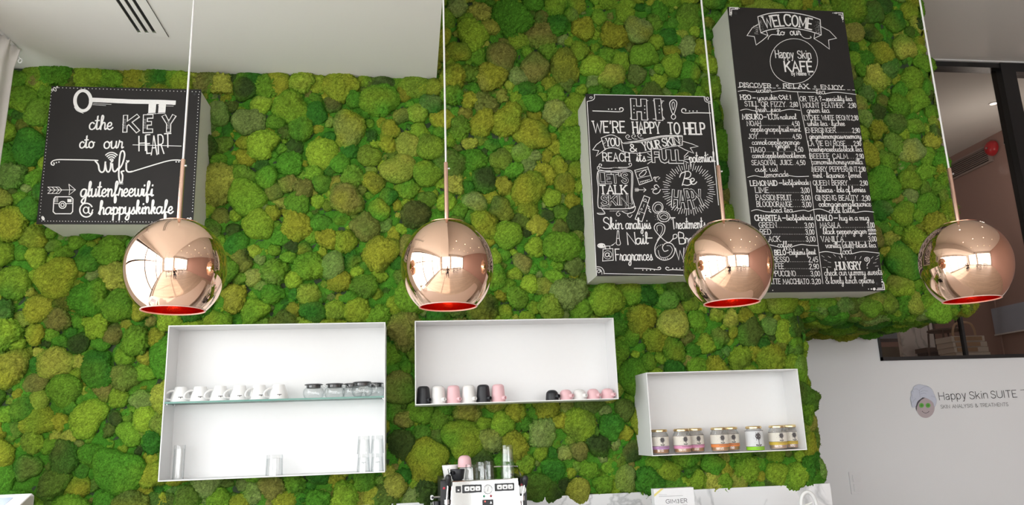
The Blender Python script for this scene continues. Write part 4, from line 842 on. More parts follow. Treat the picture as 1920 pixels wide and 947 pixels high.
for i, (px, y, lev, lab) in enumerate(((681.5, 4.65, 0, 'lower tumbler of the left stack at the right end of the large box shelf'), (681.5, 4.65, 1, 'upper tumbler of the left stack at the right end of the large box shelf'), (708, 4.65, 0, 'lower tumbler of the right stack, against the side of the large box shelf'), (708, 4.65, 1, 'upper tumbler of the right stack, against the side of the large box shelf'))):
    o = (tb, tb2)[i] if i < 2 else copy_thing((tb, tb2)[lev], (0, 0, 0), lab); o['label'] = lab
    x = spot(px, y, 880); x = min(x, S1[1]-.006-.039-(.078 if px < 700 else 0))
    o.location = (x, y, f1+(.1005 if lev else 0))
# mugs and espresso cups with stub handles, upside down
def mug(name, cat, m, r, rt, h, group):
    t = thing(name, '', cat, (0, 0, 0), group); c = .018 if h > .08 else .028
    pr = [(0, h), (rt-c, h)]+[(rt-c+c*math.sin(a), h-c+c*math.cos(a)) for a in np.linspace(.2, PI/2, 7)]+[(r, .012), (r, 0), (r-.004, 0), (rt-.006, h-c), (rt-c, h-.008), (0, h-.008)]
    MB().lathe(pr, 40).build('body', m, t, True)
    # short hollow tube for a handle
    a0, a1, ri = r-.006, r+.019, .0062; ro = .0118
    MB().lathe([(ro, a0), (ro, a1-.002), (ro-.0015, a1), (ri+.001, a1), (ri, a1-.002), (ri, a0+.01), (0, a0+.01)], 20, (0, 0, .024), 'x').build('handle', m, t, True)
    return t
MC_ = dict(black=M['mblack'], white=M['mwhite'], pink=M['mpink']); base = {}
def put_mug(kind, px, label, y, az):
    colr, tall = kind; key = kind
    if key not in base: base[key] = mug('mug' if tall else 'espresso_cup', 'mug' if tall else 'cup', MC_[colr], .0425 if tall else .0395, .036 if tall else .037, .106 if tall else .063, 'tall mugs on the middle shelf' if tall else 'espresso cups on the middle shelf'); o = base[key]
    else: o = copy_thing(base[key], (0, 0, 0), label)
    o['label'] = label; o.location = (spot(px, y, 750), y, f2); o.rotation_euler = (0, 0, math.radians(az))
for (c, px, lab) in (('black', 794, 'black mug upside down in the left corner of the middle shelf'), ('white', 822, 'white mug upside down between the leftmost black mug and a pink mug'), ('pink', 850.5, 'pink mug upside down between the two white mugs'), ('white', 879, 'white mug upside down between a pink mug and the right-hand black mug'), ('black', 906.5, 'black mug upside down between a white mug and a pink mug'), ('pink', 934.5, 'pink mug upside down at the right end of the tall mugs')): put_mug((c, True), px, lab, 4.66, -52)
for (c, px, lab) in (('black', 1035.6, 'only black espresso cup, upside down on the middle shelf'), ('pink', 1061.5, 'pink espresso cup upside down between the black and the white espresso cups'), ('white', 1086.8, 'only white espresso cup, upside down on the middle shelf'), ('pink', 1112.5, 'pink espresso cup upside down just right of the white espresso cup'), ('pink', 1139.5, 'rightmost pink espresso cup, upside down in the corner of the middle shelf')): put_mug((c, False), px, lab, 4.66, -55)
# food jars
def jar(m_food, m_band, full=False, big=False):
    t = thing('food_jar', '', 'jar', (0, 0, 0), 'food jars on the right shelf'); r, h = .0535, .148
    MB().lathe([(0, .001), (r-.008, .001), (r-.001, .008), (r, .016), (r, h*.74), (r-.004, h*.82), (r-.010, h*.87), (r-.010, h*.92), (r-.012, h*.92), (r-.012, h*.86), (r-.003, h*.73), (r-.003, .014), (0, .008)], 40).build('body', M['clear'], t, True)
    MB().lathe([(0, .009), (r-.007, .009), (r-.0036, .016), (r-.0036, h*(.72 if full else .60)), (0, h*(.725 if full else .605))], 36).build('contents', m_food, t, True)
    MB().lathe([(0, h), (r-.010, h), (r-.006, h-.003), (r-.005, h-.006), (r-.005, h-.014), (r-.009, h-.016), (r-.012, h-.016), (0, h-.016)], 40).build('lid', M['gold'], t, True)
    R_ = r+.0009
    def band(z0, z1, m_, name, a0=-178, a1=178, parent=t, R2=R_, n=44):
        b = MB()
        for i in range(n):
            a, c = math.radians(a0-90+(a1-a0)*i/n), math.radians(a0-90+(a1-a0)*(i+1)/n); b.poly([(R2*math.cos(a), R2*math.sin(a), z0), (R2*math.cos(c), R2*math.sin(c), z0), (R2*math.cos(c), R2*math.sin(c), z1), (R2*math.cos(a), R2*math.sin(a), z1)])
        return b.build(name, m_, parent, True)
    zb0, zb1, zt = (.004, .024, .122) if big else (.030, .048, .108)
    lb = band(zb1, zt, M['label_grey'] if big else M['label'], 'paper_label'); band(zb0, zb1, m_band, 'colour_band'); band(zt-.004, zt-.001, M['greyprint'], 'label_line', parent=lb, R2=R_+.0004); band(zb1, zb1+.002, M['greyprint'], 'label_line', parent=lb, R2=R_+.0004)
    b = MB(); R2 = R_+.0006
    def P(u, z): a = -PI/2+u/R2; return (R2*math.cos(a), R2*math.sin(a), z)
    k_ = 1.45 if big else 1.05; cz = zb1+(.062 if big else .037); cu = -.006 if not big else -.012
    rg_ = random.Random(5)
    for i in range(15):                               # spiky tree crown
        a = 2*PI*i/15; L_ = (.016+.006*rg_.random())*k_; w_ = .005*k_
        c_, s_ = math.cos(a), math.sin(a); b.poly([P(cu-s_*w_, cz+c_*w_), P(cu+c_*L_, cz+s_*L_), P(cu+s_*w_, cz-c_*w_)])
    for i in range(8): a, c = 2*PI*i/8, 2*PI*(i+1)/8; b.poly([P(cu, cz), P(cu+.013*k_*math.cos(a), cz+.013*k_*math.sin(a)), P(cu+.013*k_*math.cos(c), cz+.013*k_*math.sin(c))])
    b.poly([P(cu-.002, cz), P(cu+.002, cz), P(cu+.004, zb1+.010), P(cu, zb1+.010)])
    for u, z in ((-.012, .006), (-.006, .004), (.001, .003), (.007, .006)): b.poly([P(cu+u*k_, zb1+z), P(cu+u*k_+.005*k_, zb1+z), P(cu+u*k_+.005*k_, zb1+z+.006*k_), P(cu+u*k_, zb1+z+.006*k_)])
    for u, z in ((-.040, .05), (-.036, .025), (.034, .04), (.040, .022), (-.030, .058)): b.poly([P(u-.0012, zb1+z), P(u, zb1+z-.0015), P(u+.0012, zb1+z), P(u, zb1+z+.0015)])
    b.build('tree_print', M['greyprint'], lb)
    q = MB()
    for i in range(14): u = -.030+i*.0045; q.poly([P(u, zb0+.010), P(u+.003, zb0+.010), P(u+.003, zb0+.0135), P(u, zb0+.0135)])
    q.build('band_print', M['bandprint'], lb)
    return t
M['label'] = mat('cream_label', (.74, .70, .62), .7, var=.03); M['label_grey'] = mat('pale_grey_label', (.70, .71, .72), .7, var=.03); M['greyprint'] = mat('grey_print', (.10, .09, .09), .8); M['bandprint'] = mat('band_print', (.25, .16, .16), .8)
food = [mat('brown_spread', (.48, .24, .11), .5, var=.15), mat('tan_spread', (.58, .33, .17), .5, var=.15), mat('pale_spread', (.60, .40, .29), .5, var=.15)]
bands = dict(purple=(.50, .27, .50), pink=(.76, .32, .50), orange=(.80, .26, .07), green=(.27, .62, .02), yellow=(.62, .44, .05)); bm = {k_: mat(k_+'_band', v, .6) for k_, v in bands.items()}
jb = {}
for px, y, bnd, fd, full, big, lab in ((1238.5, 4.655, 'purple', 0, False, False, 'food jar with a purple band, alone in the left corner of the right shelf'), (1280.5, 4.652, 'pink', 1, False, False, 'food jar with a pink band standing in front of its pink banded neighbour'), (1305, 4.733, 'pink', 1, True, False, 'food jar with a pink band half hidden behind another pink banded jar'), (1351, 4.652, 'orange', 1, False, False, 'food jar with an orange band at the front of the orange pair'), (1371.5, 4.733, 'orange', 0, True, False, 'food jar with an orange band mostly hidden at the back'), (1417, 4.66, 'green', 2, True, True, 'food jar with a bright green band and a large palm tree label'), (1461, 4.652, 'yellow', 2, True, False, 'food jar with a yellow band at the front of the yellow pair'), (1485, 4.733, 'yellow', 2, True, False, 'food jar with a yellow band behind, rightmost of all jars')):
    key = (bnd, full)
    o = jar(food[fd], bm[bnd], full, big); o['label'] = lab; o.location = (spot(px, y, 845), y, f3); o.rotation_euler = (0, 0, math.radians(RNG.uniform(4, 14)))

# ------------------------------------------------------------------ back counter, espresso machine and what stands there
CZ = .90
t = thing('back_counter', 'white counter with a marble top running along the moss wall', 'counter', (0, 4.5, 0))
MB().box((-2.25, 4.14, .08), (LX, YC-.004, CZ-.03)).build('body', M['whitemetal'], t); MB().box((-2.25, 4.18, 0), (LX, YC-.004, .08)).build('plinth', M['blackframe'], t); MB().box((-2.27, 4.10, CZ-.03), (LX+.01, YC-.004, CZ)).build('worktop', M['marble'], t)
for i in range(6):
    a = -2.23+i*.81; d_ = MB().box((a, 4.122, .10), (a+.795, 4.138, CZ-.05)).build('door', M['whitemetal'], t); MB().box((a+.35, 4.108, CZ-.10), (a+.50, 4.122, CZ-.085)).build('handle', M['brushed'], d_)
tag(MB().box((-2.25, 4.865, CZ), (2.69, YC-.001, EYE-.392)).build('backsplash', M['marble']), 'white marble backsplash below the moss', 'backsplash')

Ym = 4.30
E8 = lambda x, y, Y=Ym: WP(800+x/7.4545, 820+y/7.4545, Y)
def machine():
    tl, tr = E8(345, 603), E8(1285, 578); x0, x1, zt = tl.x, tr.x, (tl.z+tr.z)/2
    t = thing('espresso_machine', 'polished steel espresso machine below the middle shelf', 'espresso machine', ((x0+x1)/2, 4.55, CZ))
    yb = 4.80
    # flared front shell
    zl = CZ+.20
    v = [(x0, Ym, zt), (x1, Ym, zt), (x1+.012, Ym-.012, zl), (x0-.012, Ym-.012, zl), (x0, yb, zt), (x1, yb, zt), (x1+.012, yb, zl), (x0-.012, yb, zl)]
    MB().add(v, [(0, 1, 2, 3), (1, 5, 6, 2), (4, 0, 3, 7), (5, 4, 7, 6), (0, 4, 5, 1), (3, 2, 6, 7)]).build('body', M['chrome'], t, bevel=.006)
    MB().rbox((x0-.02, 4.22, CZ+.03), (x1+.02, yb, CZ+.09), .012).build('drip_tray', M['brushed'], t)
    for x in (x0+.02, x1-.02): MB().cyl((x, 4.30, CZ), (x, 4.30, CZ+.03), .018).build('foot', M['blackplastic'], t); MB().cyl((x, 4.72, CZ), (x, 4.72, CZ+.03), .018).build('foot', M['blackplastic'], t)
    MB().box((x0+.01, 4.52, CZ+.09), (x1-.01, yb, zl)).build('lower_back', M['brushed'], t)
    for gx in (x0+.10, x1-.10):
        g_ = MB().lathe([(0, zl-.06), (.03, zl-.06), (.033, zl-.05), (.033, zl), (0, zl)], 24, (gx, 4.38, 0)).build('group_head', M['chrome'], t, True); MB().tube([(gx, 4.37, zl-.055), (gx, 4.28, zl-.065), (gx, 4.20, zl-.075)], [.010, .012, .014], 12).build('portafilter', M['blackplastic'], g_, True)
    def plate(name, xa, ya, xb, yb_, m_, th=.004, off=0):
        a, b = E8(xa, yb_), E8(xb, ya); return MB().rbox((a.x, Ym-th-off-.008, a.z), (b.x, Ym-off, b.z), .004).build(name, m_, t)
    for xs, ys in (((495, 768), (650, 785)), ((948, 1222), (628, 760))):
        p = plate('button_panel', xs[0], ys[0]+4, xs[1], ys[1]-4, M['blackplastic'])
        for i in range(3):
            cx = xs[0]+ (66, 142, 218)[i]; cy = (ys[0]+ys[1])/2-i*3; a, b = E8(cx-33, cy+33), E8(cx+33, cy-33)
            bt = MB().rbox((a.x, Ym-.017, a.z), (b.x, Ym-.011, b.z), .005).build('button', M['porcelain'], p)
            c = E8(cx, cy+6); s_ = (.005, .006, .004)[i]; MB().poly([(c.x-s_, Ym-.0175, c.z+s_*.7), (c.x-s_*.6, Ym-.0175, c.z-s_*.7), (c.x+s_*.6, Ym-.0175, c.z-s_*.7), (c.x+s_, Ym-.0175, c.z+s_*.7)]).build('button_symbol', M['print'], p)
    sw = plate('switch', 404, 680, 478, 774, M['blackplastic']); a, b = E8(430, 748), E8(454, 728); MB().box((a.x, Ym-.0135, a.z), (b.x, Ym-.012, b.z)).build('switch_mark', M['porcelain'], sw)
    c = E8(853, 725); gg = MB().lathe([(0, Ym-.012), (.021, Ym-.012), (.0235, Ym-.016), (.026, Ym-.014), (.026, Ym)], 40, (c.x, 0, c.z), 'y').build('pressure_gauge', M['brushed'], t, True)
    MB().lathe([(0, Ym-.0135), (.0205, Ym-.0125)], 32, (c.x, 0, c.z), 'y').build('dial', M['porcelain'], gg)
    q = MB()
    for i in range(11): a_ = math.radians(220-i*26); q.poly([(c.x+.016*math.cos(a_)-.0006, Ym-.0145, c.z+.016*math.sin(a_)), (c.x+.0195*math.cos(a_)-.0006, Ym-.0145, c.z+.0195*math.sin(a_)), (c.x+.0195*math.cos(a_)+.0008, Ym-.0145, c.z+.0195*math.sin(a_)), (c.x+.016*math.cos(a_)+.0008, Ym-.0145, c.z+.016*math.sin(a_))])
    q.poly([(c.x-.003, Ym-.015, c.z-.010), (c.x-.001, Ym-.015, c.z-.010), (c.x+.003, Ym-.015, c.z+.014), (c.x+.0015, Ym-.015, c.z+.014)]); q.build('needle', M['print'], gg)
    for (x, y), cl in (((800, 822), (.02, .20, .10)), ((897, 818), (.30, .02, .03))):
        c = E8(x, y); MB().lathe([(0, Ym-.016), (.005, Ym-.0155), (.0072, Ym-.012), (.0072, Ym)], 20, (c.x, 0, c.z), 'y').build('indicator_light', mat('indicator', cl, .2), t, True)
    d_ = plate('display', 775, 862, 930, 965, M['blackplastic']); c = E8(813, 895); MB().lathe([(0, Ym-.0135), (.004, Ym-.0133)], 12, (c.x, 0, c.z), 'y').build('display_led', mat('red_led', (.9, .1, .08), .3, emit=(1, .1, .08), estr=1.2), d_)
    c = E8(895, 908); MB().poly([(c.x-.006, Ym-.0133, c.z-.006), (c.x+.006, Ym-.0133, c.z-.006), (c.x, Ym-.0133, c.z+.008)]).build('display_mark', M['brushed'], d_)
    # black side cheeks with red badge
    for sd, xa, ya in ((-1, 195, 600), (1, 1400, 560)):
        p = E8(xa, ya); xi = x0-.013 if sd < 0 else x1+.013; xo = p.x if sd < 0 else max(p.x, xi+.02)
        ck = MB().rbox((min(xi, xo), Ym+.03, CZ+.05), (max(xi, xo), yb-.02, p.z), .01, 'x').build('side_panel', M['blackplastic'], t)
        bx, by = (243, 712) if sd < 0 else (1325, 664); c = E8(bx, by, Ym+.03); MB().lathe([(0, Ym+.026), (.006, Ym+.027), (.007, Ym+.031)], 16, (c.x, 0, c.z), 'y').build('badge', mat('red_badge', (.5, .03, .06), .3), ck, True)
    # steam levers with black knobs
    for top, bot in (((302, 600), (278, 905)), ((1380, 612), (1335, 850))):
        a, b = E8(*top, Ym-.02), E8(*bot, Ym-.02)
        lv = MB().cyl(b, a, .0045).build('steam_lever', M['chrome'], t, True); dz = a.z
        MB().lathe([(0, .030), (.010, .028), (.0155, .018), (.0155, .008), (.011, -.012), (.006, -.030), (0, -.030)], 20, (a.x, a.y, dz)).build('knob', M['blackplastic'], lv, True)
        MB().lathe([(0, -.012), (.013, -.012), (.013, .012), (0, .012)], 20, (b.x, b.y, b.z)).build('valve', M['chrome'], lv, True); MB().cyl((b.x, b.y, b.z), (b.x, Ym+.03, b.z), .008).build('valve_stem', M['chrome'], lv)
        MB().cyl(b, (b.x, b.y-.02, CZ+.10), .004).build('steam_wand', M['chrome'], lv, True)
    # tap handle sticking out at the left
    a, b, c = E8(52, 842, Ym+.1), E8(110, 840, Ym+.1), E8(175, 838, Ym+.1); th_ = MB().rbox((a.x, Ym+.085, a.z-.012), (b.x-.006, Ym+.115, a.z+.012), .006).build('tap_handle', M['porcelain'], t); MB().cyl((b.x-.006, Ym+.1, a.z), (c.x+.02, Ym+.1, a.z), .006).build('tap_stem', M['chrome'], th_); MB().lathe([(0, -.004), (.007, -.004), (.007, .0)], 14, (a.x+.012, Ym+.084, a.z), 'y').build('tap_mark', M['blackplastic'], th_)
    MB().lathe([(0, 0), (.022, 0), (.022, .02), (0, .02)], 24, (E8(150, 840, Ym+.1).x, Ym+.1, a.z-.04)).build('tap_base', M['blackplastic'], t, True)
    c = E8(1340, 738, Ym); MB().lathe([(0, Ym+.005), (.020, Ym+.006), (.022, Ym+.012), (.022, Ym+.025)], 28, (c.x, 0, c.z), 'y').build('hot_water_dial', M['porcelain'], t, True)
    # rails round the cup tray
    r1 = [E8(940, 412, 4.60), E8(1100, 406, 4.60), E8(1262, 408, 4.60), E8(1278, 430, 4.58)]; r1 = [(p.x, p.y, p.z) for p in r1]+[(r1[-1].x+.004, 4.50, zt-.002)]
    MB().tube(catmull(r1, 3), .0045, 8).build('cup_rail', M['chrome'], t, True)
    p1, p2 = E8(215, 440, Ym+.08), E8(240, 440, Ym+.2); MB().tube([(x0+.005, Ym+.04, zt-.002), (x0-.008, Ym+.05, p1.z), (x0-.008, Ym+.16, p2.z), (x0+.005, Ym+.17, zt-.002)], .0045, 8).build('cup_rail', M['chrome'], t, True)
    return x0, x1, zt
mx0, mx1, mzt = machine()
mzt += .001
def on_machine(o, x, y, Y, lab, az=0): p = E8(x, y, Y); o.location = (p.x, Y, mzt); o['label'] = lab; o.rotation_euler = (0, 0, math.radians(az)); return o
def open_cup(name, cat, m, r0, r1, h, handle=True):
    t = thing(name, '', cat); MB().lathe([(0, 0), (r0-.006, 0), (r0, .006), (r1, h-.003), (r1-.0015, h), (r1-.004, h-.002), (r0-.004, .01), (0, .008)], 40).build('body', m, t, True)
    if handle: MB().lathe([(.0105, r1-.012), (.0105, r1+.020), (.0085, r1+.022), (.006, r1+.020), (.006, r1), (0, r1)], 20, (0, 0, h*.70), 'x').build('handle', m, t, True)
    return t
on_machine(open_cup('bowl', 'bowl', M['mwhite'], .036, .047, .072, False), 330, 500, 4.56, 'white bowl at the back left corner of the espresso machine top')
on_machine(open_cup('cup', 'cup', M['mblack'], .032, .040, .056), 433, 520, 4.365, 'black cup with a stub handle at the front of the espresso machine top', -128)
pc0 = mug('cup', 'cup', M['mwhite'], .041, .040, .060, None); on_machine(pc0, 535, 560, 4.50, 'white cup upside down carrying the pink cup on the espresso machine', 120)
pc = mug('cup', 'cup', M['mpink'], .0385, .037, .064, None); on_machine(pc, 535, 560, 4.50, 'pink cup upside down on top of another cup on the espresso machine', 60); pc.location.z += .0605
tg = tumbler('tumbler_glass', .036, .029, .078, 'tumblers on the espresso machine'); on_machine(tg, 623, 560, 4.38, 'clear tumbler next to the black cup on the espresso machine')
o = copy_thing(tg, (0, 0, 0), ''); on_machine(o, 775, 560, 4.44, 'clear tumbler left of the two in the middle of the espresso machine top'); o.scale = (1, 1, 1.12)
o = copy_thing(tg, (0, 0, 0), ''); on_machine(o, 868, 560, 4.55, 'clear tumbler at the back of the middle pair on the espresso machine top'); o.scale = (1, 1, 1.12)
tg2 = tumbler('tumbler_glass', .040, .036, .084, 'tumblers on the espresso machine'); on_machine(tg2, 1133, 560, 4.40, 'lower tumbler of the stack of two on the espresso machine')
o = copy_thing(tg2, (0, 0, 0), ''); on_machine(o, 1133, 560, 4.40, 'upper tumbler of the stack of two on the espresso machine'); o.location.z += .085; o.scale = (.92, .92, 1.06)

# sign card at the right, white tap, till at the left
def card():
    Y = 4.42; a, b = WP(1225.5, 917.5, Y), WP(1300, 913.5, Y); x0, x1, zt = a.x, b.x, (a.z+b.z)/2
    t = thing('display_card', 'white display card with thin black lettering and a yellow corner stripe', 'display card', ((x0+x1)/2, Y, CZ))
    MB().box((x0, Y, CZ), (x1, Y+.05, zt)).build('carton', mat('white_card', (.84, .84, .85), .5), t)
    S = Sheet(Y, 1200, 890, 4.8, .0008)
    S.text('GIM', 234, 258, 326, 256, 34, 'caps', 4.2); S.text('3', 338, 255, 350, 255, 34, 'caps', 4.2); S.text('ER', 368, 253, 424, 250, 34, 'caps', 4.2)
    S.cur = 'small_print'
    for i in range(9): S.line([(170+i*8, 182), (175+i*8, 181.6)], 3)
    for i in range(24): S.line([(170+i*9, 197-i*.35), (176+i*9, 196.8-i*.35)], 4)
    for i in range(6): S.line([(384+i*7, 268), (389+i*7, 268)], 3)
    S.cur = 'yellow_stripe'; S.fill("186,127 214,125 128,200 126,178")
    S.flush(t, dict(lettering=M['print'], small_print=mat('pale_grey_print', (.45, .45, .46), .8), yellow_stripe=mat('yellow_stripe', (.80, .68, .22), .6)), {})
card()
def tap():
    Y = 4.62; c = WP(1502, 947, Y); t = thing('tap', 'white gooseneck tap in front of the marble at the lower right', 'tap', (c.x, Y, CZ))
    pts = [(c.x, Y, CZ), (c.x, Y, c.z-.02)]+[(WP(x, y, Y).x, Y, WP(x, y, Y).z) for x, y in ((1502, 940), (1504, 930), (1509, 924), (1516, 923), (1523, 928), (1528, 937), (1532, 950))]
    MB().tube(catmull(pts, 4), .0115, 14).build('spout', M['porcelain'], t, True); MB().lathe([(0, 0), (.03, 0), (.03, .012), (.02, .02), (0, .02)], 24, (c.x, Y, CZ)).build('base', M['porcelain'], t, True)
    MB().cyl((c.x+.012, Y, CZ+.10), (c.x+.07, Y, CZ+.12), .007).build('lever', M['porcelain'], t, True)
tap()
def till():
    Y1 = 3.35; BZ = .97; a = WP(61, 925, Y1); x1, zt = a.x, a.z; b = WP(37, 947, 1.0); Y0 = x1/b.x; z0 = EYE+(b.z-EYE)*Y0; x0 = x1-.30
    t = thing('till', 'white touch screen till at the lower left edge', 'till', ((x0+x1)/2, Y1, BZ)); dy, dz = Y0-Y1, z0-zt; n_ = Vector((0, dz, -dy)).normalized(); n_ = n_ if n_.y < 0 else -n_
    P = lambda x, s_, d=0: (x, Y1+dy*s_+n_.y*d, zt+dz*s_+n_.z*d); L_ = 3.0
    MB().add([P(x0, 0), P(x1, 0), P(x1, L_), P(x0, L_), (x0, Y1+.02, zt-.01), (x1, Y1+.02, zt-.01), (x1, Y1+.02, zt+dz*L_), (x0, Y1+.02, zt+dz*L_)], [(0, 1, 2, 3), (1, 5, 6, 2), (4, 0, 3, 7), (5, 4, 7, 6), (0, 4, 5, 1), (3, 2, 6, 7)]).build('housing', M['whitemetal'], t, bevel=.004)
    s1 = MB().add([P(x0+.03, .32, .001), P(x1-.055, .32, .001), P(x1-.055, L_-.3, .001), P(x0+.03, L_-.3, .001)], [(0, 3, 2, 1)]).build('screen', mat('screen_glass', (.35, .40, .50), .12, emit=(.55, .62, .78), estr=.25), t)
    MB().add([P(x0+.05, .55, .002), P(x1-.09, .55, .002), P(x1-.09, .9, .002), P(x0+.05, .9, .002)], [(0, 3, 2, 1)]).build('screen_bar', mat('screen_bar', (.55, .60, .75), .2, emit=(.7, .75, .95), estr=.3), s1)
    MB().add([(x1+.001, Y1-.0+dy*.2, zt+dz*.28), (x1+.001, Y1+.012, zt-.012), (x1+.001, Y1+.012, zt+dz*(L_-.1)), (x1+.001, Y1+dy*(L_-.2), zt+dz*(L_-.1))], [(0, 1, 2, 3)]).build('side_cover', mat('grey_side', (.36, .37, .30), .6), t)
    zb = zt+dz*L_; MB().box(((x0+x1)/2-.05, Y1-.03, BZ+.015), ((x0+x1)/2+.05, Y1+.015, zb+.002)).build('stand', M['whitemetal'], t); MB().rbox(((x0+x1)/2-.12, Y1-.16, BZ), ((x0+x1)/2+.12, Y1+.06, BZ+.015), .02, 'z').build('foot', M['whitemetal'], t)
till()

# ------------------------------------------------------------------ sign and switch on the white wall
def wall_sign():
    S = Sheet(YW, 1680, 700, 8, .002); c = S.at(440, 420); t = thing('wall_sign', 'black lettering with a towel wrapped face logo on the white wall', 'sign', (c[0], YW, c[1]))
    S.text('Happy', 652, 402, 1052, 380, 112, 'print', 9); S.text('Skin', 1108, 386, 1376, 374, 106, 'print', 9); S.text('SUITE', 1428, 374, 1815, 358, 104, 'caps', 9); S.line("1864,252 1920,247", 6, layer='lettering'); S.line("1918,248 1932,300", 6, layer='lettering'); 
    S.cur = 'subtitle'; S.text('SKIN ANALYSIS & TREATMENTS', 672, 528, 1682, 490, 50, 'caps', 5, layer='subtitle')
    S.cur = 'face_shape'; S.fill([(440+136*math.cos(a), 516+154*math.sin(a)) for a in np.linspace(0, 2*PI, 40, endpoint=False)])
    S.cur = 'hair'; S.fill("395,362 430,368 372,400 330,450 308,510 306,570 292,530 290,480 315,420", lev=1)
    S.cur = 'towel'; S.fill(catmull([(240, 510), (222, 440), (210, 380), (228, 320), (218, 280), (245, 250), (265, 200), (330, 168), (400, 178), (470, 196), (530, 240), (560, 300), (580, 350), (600, 400), (590, 470), (572, 505), (548, 440), (500, 398), (440, 370), (390, 364), (340, 400), (310, 440), (285, 510)], 3, True)[:-1], lev=1)
    S.cur = 'towel_line'
    for p in ("340,300 345,255 380,225 430,200 480,205", "345,265 300,235 250,240", "340,300 350,330 355,360", "345,290 400,262 470,270", "350,312 420,300 445,315", "240,440 262,405 292,380", "520,340 560,350 578,365", "228,320 236,345 236,380", "245,250 240,275 255,280"): S.line(p, 2.6, True, lev=2)
    S.line("240,510 222,440 210,380 228,320 218,280 245,250 265,200 330,168 400,178 470,196 530,240 560,300 580,350 600,400 590,470 572,505", 2.6, True, lev=2)
    S.cur = 'cucumber'
    for x in (376, 474): S.dot(x, 482, 36, lev=2, seg=16)
    S.cur = 'cucumber_core'
    for x in (376, 474): S.dot(x, 482, 19, lev=3, seg=12)
    S.cur = 'smile'; S.line("386,568 400,584 432,597 466,590 486,572", 6, True, lev=2); S.dot(386, 571, 5, lev=2); S.dot(486, 573, 5, lev=2)
    S.flush(t, dict(lettering=M['print'], subtitle=mat('soft_black_print', (.09, .09, .09), .8), face_shape=mat('face_tone', (.50, .42, .44), .8), hair=mat('hair_grey', (.09, .085, .10), .8), towel=mat('towel_blue_white', (.60, .63, .74), .8), towel_line=mat('towel_line_grey', (.26, .28, .36), .8), cucumber=mat('cucumber_green', (.17, .46, .10), .8), cucumber_core=mat('cucumber_dark', (.09, .34, .05), .8), smile=M['print']), {})
wall_sign()
def switch():
    a, b = WP(1590.5, 884.5, YW), WP(1596, 927, YW); x0, z1, z0 = a.x, a.z, b.z; x1 = x0+.105
    t = thing('wall_switch', 'white double wall switch plate low on the white wall', 'switch', (x0, YW, z0)); pm = mat('switch_plastic', (.80, .80, .815), .5); y = YW-.006
    MB().rbox((x0, y, z0), (x1, YW, z1), .006).build('plate', pm, t, bevel=.001); h = (z1-z0)
    for f0, f1_ in ((.53, .87), (.12, .46)):
        q = MB().rbox((x0+.026, y-.004, z0+h*f0), (x1-.012, y, z0+h*f1_), .003).build('rocker', pm, t, bevel=.001)
        for j in range(1, 4): zz = z0+h*(f0+(f1_-f0)*j/4); MB().box((x0+.030, y-.0055, zz-.001), (x1-.016, y-.004, zz+.001)).build('ridge', pm, q)
switch()

